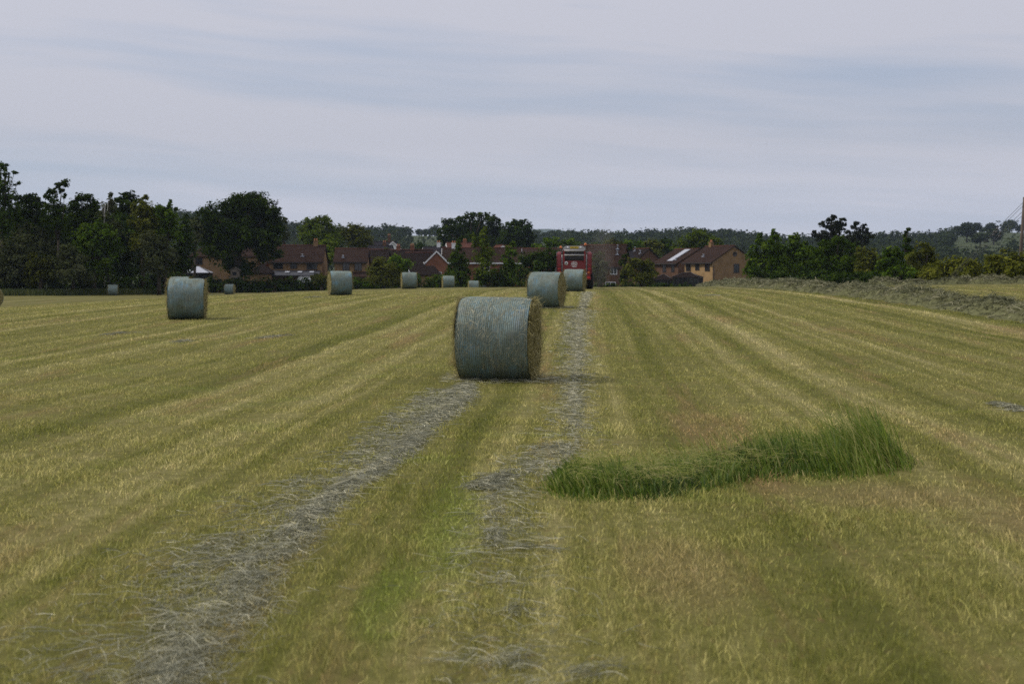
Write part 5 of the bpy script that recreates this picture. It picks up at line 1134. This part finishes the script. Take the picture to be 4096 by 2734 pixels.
for sg, hz in ((-1, 2.80), (1, 3.0)):
    mb = MB(); mb.tube([(sg*.86, .2, 2.5), (sg*.86, .2, hz)], .025, 8); bc = mb.build('beacon_stem', M['steel'], tr)
    mb = MB(); mb.lathe([(hz, 0), (hz, .085), (hz+.11, .085), (hz+.16, .05), (hz+.17, 0)], 'z', 16, (sg*.86, .2, 0)); mb.build('beacon', M['amber'], bc)
    mb = MB(); mb.tube([(sg*.72, 1.3, 2.55), (sg*1.08, 1.2, 2.55)], .02, 6); mb.box((sg*1.12, 1.2, 2.42), (.15, .06, .30)); mb.build('mirror', M['mirror_grey'], tr, .01)
    for yy, rr, ww in ((0.2, .80, .25), (2.9, .58, .2)):
        mb = MB(); mb.lathe([(-ww, rr*.45), (-ww*1.05, rr*.72), (-ww*.8, rr*.95), (-ww*.4, rr), (ww*.4, rr), (ww*.8, rr*.95), (ww*1.05, rr*.72), (ww, rr*.45)], 'x', 36)
        for i in range(18):
            a = 2*math.pi*i/18
            for s2 in (-1, 1): mb.box((s2*ww*.45, rr*math.cos(a+s2*.09), rr*math.sin(a+s2*.09)), (ww*.8, .07, .06), Matrix.Rotation(a, 4, 'X'))
        wh = mb.build('wheel', M['rubber'], tr); wh.location = (sg*.98, yy, rr)
        mb = MB(); mb.lathe([(-ww*.6, 0), (-ww*.6, rr*.46), (ww*.6, rr*.46), (ww*.6, 0)], 'x', 24); mb.build('rim', M['grey_metal'], wh)

# ------------------------------------------------------------------ stayed pole at the right edge
p0 = Wp(4079, 1080, 123.); zb = float(tz(p0[0], 123.))
pole = thing('utility_pole', 'leaning wooden pole with four stay wires at the right edge', 'utility pole', (p0[0], 123., zb))
topz = CAMZ+(HY-788)/FPX*123.-zb
mb = MB(); lean = .42
mb.tube([(-.05, 0, -.2), (lean*.4, 0, topz*.5), (lean, 0, topz)], [.165, .15, .125], 12); mb.build('post', M['pole'], pole)
anch = Wp(3808, 1092, 121.)
for k, (pz, dx) in enumerate(((topz-.35, 0), (topz-.65, .25), (topz-1.15, .6), (topz-1.5, .85))):
    a = Vector((lean*pz/topz, 0, pz)); b = Vector((anch[0]-p0[0]+dx*.9, -1.+k*.35, anch[2]-zb-.4))
    mb = MB(); mb.tube([a, a.lerp(b, .5), b], .016, 6); w = mb.build('stay_wire', M['wire'], pole)
    for f in ((.36, .40) if k < 2 else (.30, )):
        c = a.lerp(b, f+.015*k); dv = (b-a).normalized()*.14
        mb = MB(); mb.tube([c-dv, c-dv*.3, c+dv*.3, c+dv], [.03, .085, .085, .03], 8); mb.build('insulator', M['steel'], w)

# ------------------------------------------------------------------ dust and exhaust plume beside the baler, haze over the land
def mat_vol(name, col, dens, noise=None, aniso=.2):
    m, nt, out = mat(name); n = N(nt)
    v = n.new('ShaderNodeVolumePrincipled'); n.set(v.inputs['Color'], col); v.inputs['Anisotropy'].default_value = aniso
    if noise:
        pos = n.new('ShaderNodeTexCoord').outputs['Object']
        mp = n.new('ShaderNodeMapping'); n.set(mp.inputs['Vector'], pos); mp.inputs['Scale'].default_value = (1., 1., .45)
        f = n.ramp(n.noise(mp.outputs[0], .55, 3., .6), [(.35, .25), (.62, 1.)])
        n.set(v.inputs['Density'], n.math('MULTIPLY', f, dens))
    else: v.inputs['Density'].default_value = dens
    nt.links.new(v.outputs[0], out.inputs['Volume']); return m
def plume():
    mb = MB(); V = []; seg = 20; F = []
    # leaning column, wider with height: (offset x, z, radius)
    prof = [(-.1, .0, .2), (0, .3, .8), (.1, 1.2, 1.0), (.2, 2.4, 1.0), (.35, 3.4, .8), (.6, 4.4, .5), (.9, 5.6, .32), (1.2, 6.6, .2), (1.4, 7.4, .05)]
    for ox, z, r_ in prof:
        for k in range(seg):
            a = 2*math.pi*k/seg; V.append((ox+r_*math.cos(a), 2.2*r_*math.sin(a), z))
    for i in range(len(prof)-1):
        for k in range(seg): F.append((i*seg+k, i*seg+(k+1) % seg, (i+1)*seg+(k+1) % seg, (i+1)*seg+k))
    F += [tuple(range(seg))[::-1], tuple(range((len(prof)-1)*seg, len(prof)*seg))]
    mb.add(V, F, True)
    ob = mb.build('dust_plume', mat_vol('dust', (.50, .47, .42), .034, True)); ob.location = (bxp+1.75, BD+3.5, bz+.05)
    tag(ob, 'thin grey dust and exhaust plume drifting up beside the baler', 'dust', kind='stuff')
plume()
mb = MB(); mb.box((0, 2550, 100), (7600, 5900, 340)); hz = mb.build('haze', mat_vol('air', (.62, .76, 1.), .00007, None, .1)); tag(hz, kind='stuff')

# ------------------------------------------------------------------ sky, sun, camera
SUN_EL = 44.
world = bpy.data.worlds.new('World'); sc.world = world; world.use_nodes = True
nt = world.node_tree; nt.nodes.clear(); n = N(nt)
sky = n.new('ShaderNodeTexSky', sky_type='NISHITA', sun_disc=False); sky.sun_elevation = R(SUN_EL); sky.sun_rotation = R(-76); sky.dust_density = 2.0; sky.air_density = 1.; sky.ozone_density = 1.5
g = n.new('ShaderNodeTexCoord').outputs['Generated']
sep = n.new('ShaderNodeSeparateXYZ'); n.set(sep.inputs[0], g)
x, y, z = sep.outputs
zt = n.math('ADD', z, n.math('MULTIPLY', x, .055))
warp = n.math('MULTIPLY', n.math('SUBTRACT', n.noise(g, 4., 2.), .5), .022)
v1 = n.comb(n.math('MULTIPLY', x, 1.5), n.math('MULTIPLY', n.math('ADD', zt, warp), 17.), n.math('MULTIPLY', y, 1.))
v2 = n.comb(n.math('MULTIPLY', x, 3.6), n.math('MULTIPLY', n.math('ADD', zt, n.math('MULTIPLY', warp, .5)), 46.), y)
cl = n.math('ADD', n.math('MULTIPLY', n.noise(v1, 1.0, 4., .55), .72), n.math('MULTIPLY', n.noise(v2, 1., 4., .6), .28))
hi = n.maprange(z, 0., .2, -.03, .10)
band = n.ramp(n.math('ADD', n.math('SUBTRACT', zt, n.math('MULTIPLY', x, .005)), n.math('MULTIPLY', warp, .6)), [(.0, .55), (.09, .52), (.118, .36), (.146, .34), (.158, .66), (.20, .60), (.5, .5)])
cl = n.math('ADD', cl, n.math('MULTIPLY', n.math('SUBTRACT', band, .5), .30))
fac = n.ramp(n.math('ADD', cl, hi), [(.40, .0), (.50, .48), (.60, 1.)])
skyc = n.new('ShaderNodeMix', data_type='RGBA'); 
tint = n.mix(1., sky.outputs[0], (.10, .10, .10), 'MULTIPLY')
base = n.mix(.75, tint, (.425, .475, .600))                  # thin veil of high cloud over the blue
c = n.mix(n.math('MULTIPLY', fac, .72), base, (.595, .58, .63))
up = n.math('ADD', n.maprange(z, 0., .09, 1.30, 1.), n.math('MULTIPLY', n.math('MAXIMUM', z, 0.), .6))     # veiled sky: brighter overhead than at the horizon
c = n.mix(1., c, n.comb(up, up, up), 'MULTIPLY')
bg = n.new('ShaderNodeBackground'); n.set(bg.inputs[0], c); bg.inputs[1].default_value = .97
wo = n.new('ShaderNodeOutputWorld'); nt.links.new(bg.outputs[0], wo.inputs[0])

sl = bpy.data.lights.new('sun', 'SUN'); sl.energy = 2.4; sl.angle = R(7); sl.color = (1., .93, .82)
so = bpy.data.objects.new('sun', sl); COL.objects.link(so)
so.rotation_euler = Vector((math.cos(R(SUN_EL))*math.cos(R(14)), -math.cos(R(SUN_EL))*math.sin(R(14)), -math.sin(R(SUN_EL)))).to_track_quat('-Z', 'Y').to_euler()

cam = bpy.data.cameras.new('camera'); cam.lens = 50.; cam.sensor_width = 36.; cam.clip_end = 20000.; cam.clip_start = .1
cam.shift_y = -(1367-HY)/4096
cam.dof.use_dof = True; cam.dof.focus_distance = 22.; cam.dof.aperture_fstop = 3.6
co = bpy.data.objects.new('camera', cam); COL.objects.link(co); co.location = (0, 0, CAMZ); co.rotation_euler = (R(90), 0, 0); sc.camera = co

vs = sc.view_settings; vs.view_transform = 'Standard'; vs.look = 'None'; vs.gamma = 1.; vs.exposure = 0.; vs.use_curve_mapping = False
sc.render.engine = 'CYCLES'
cy = sc.cycles; cy.use_denoising = False; cy.denoiser = 'OPENIMAGEDENOISE'; cy.denoising_input_passes = 'RGB_ALBEDO_NORMAL'; cy.denoising_prefilter = 'ACCURATE'; cy.max_bounces = 6; cy.diffuse_bounces = 3; cy.transmission_bounces = 4; cy.volume_bounces = 1; cy.transparent_max_bounces = 8
cy.use_adaptive_sampling = False; cy.sample_clamp_indirect = 4.; cy.volume_step_rate = 2.
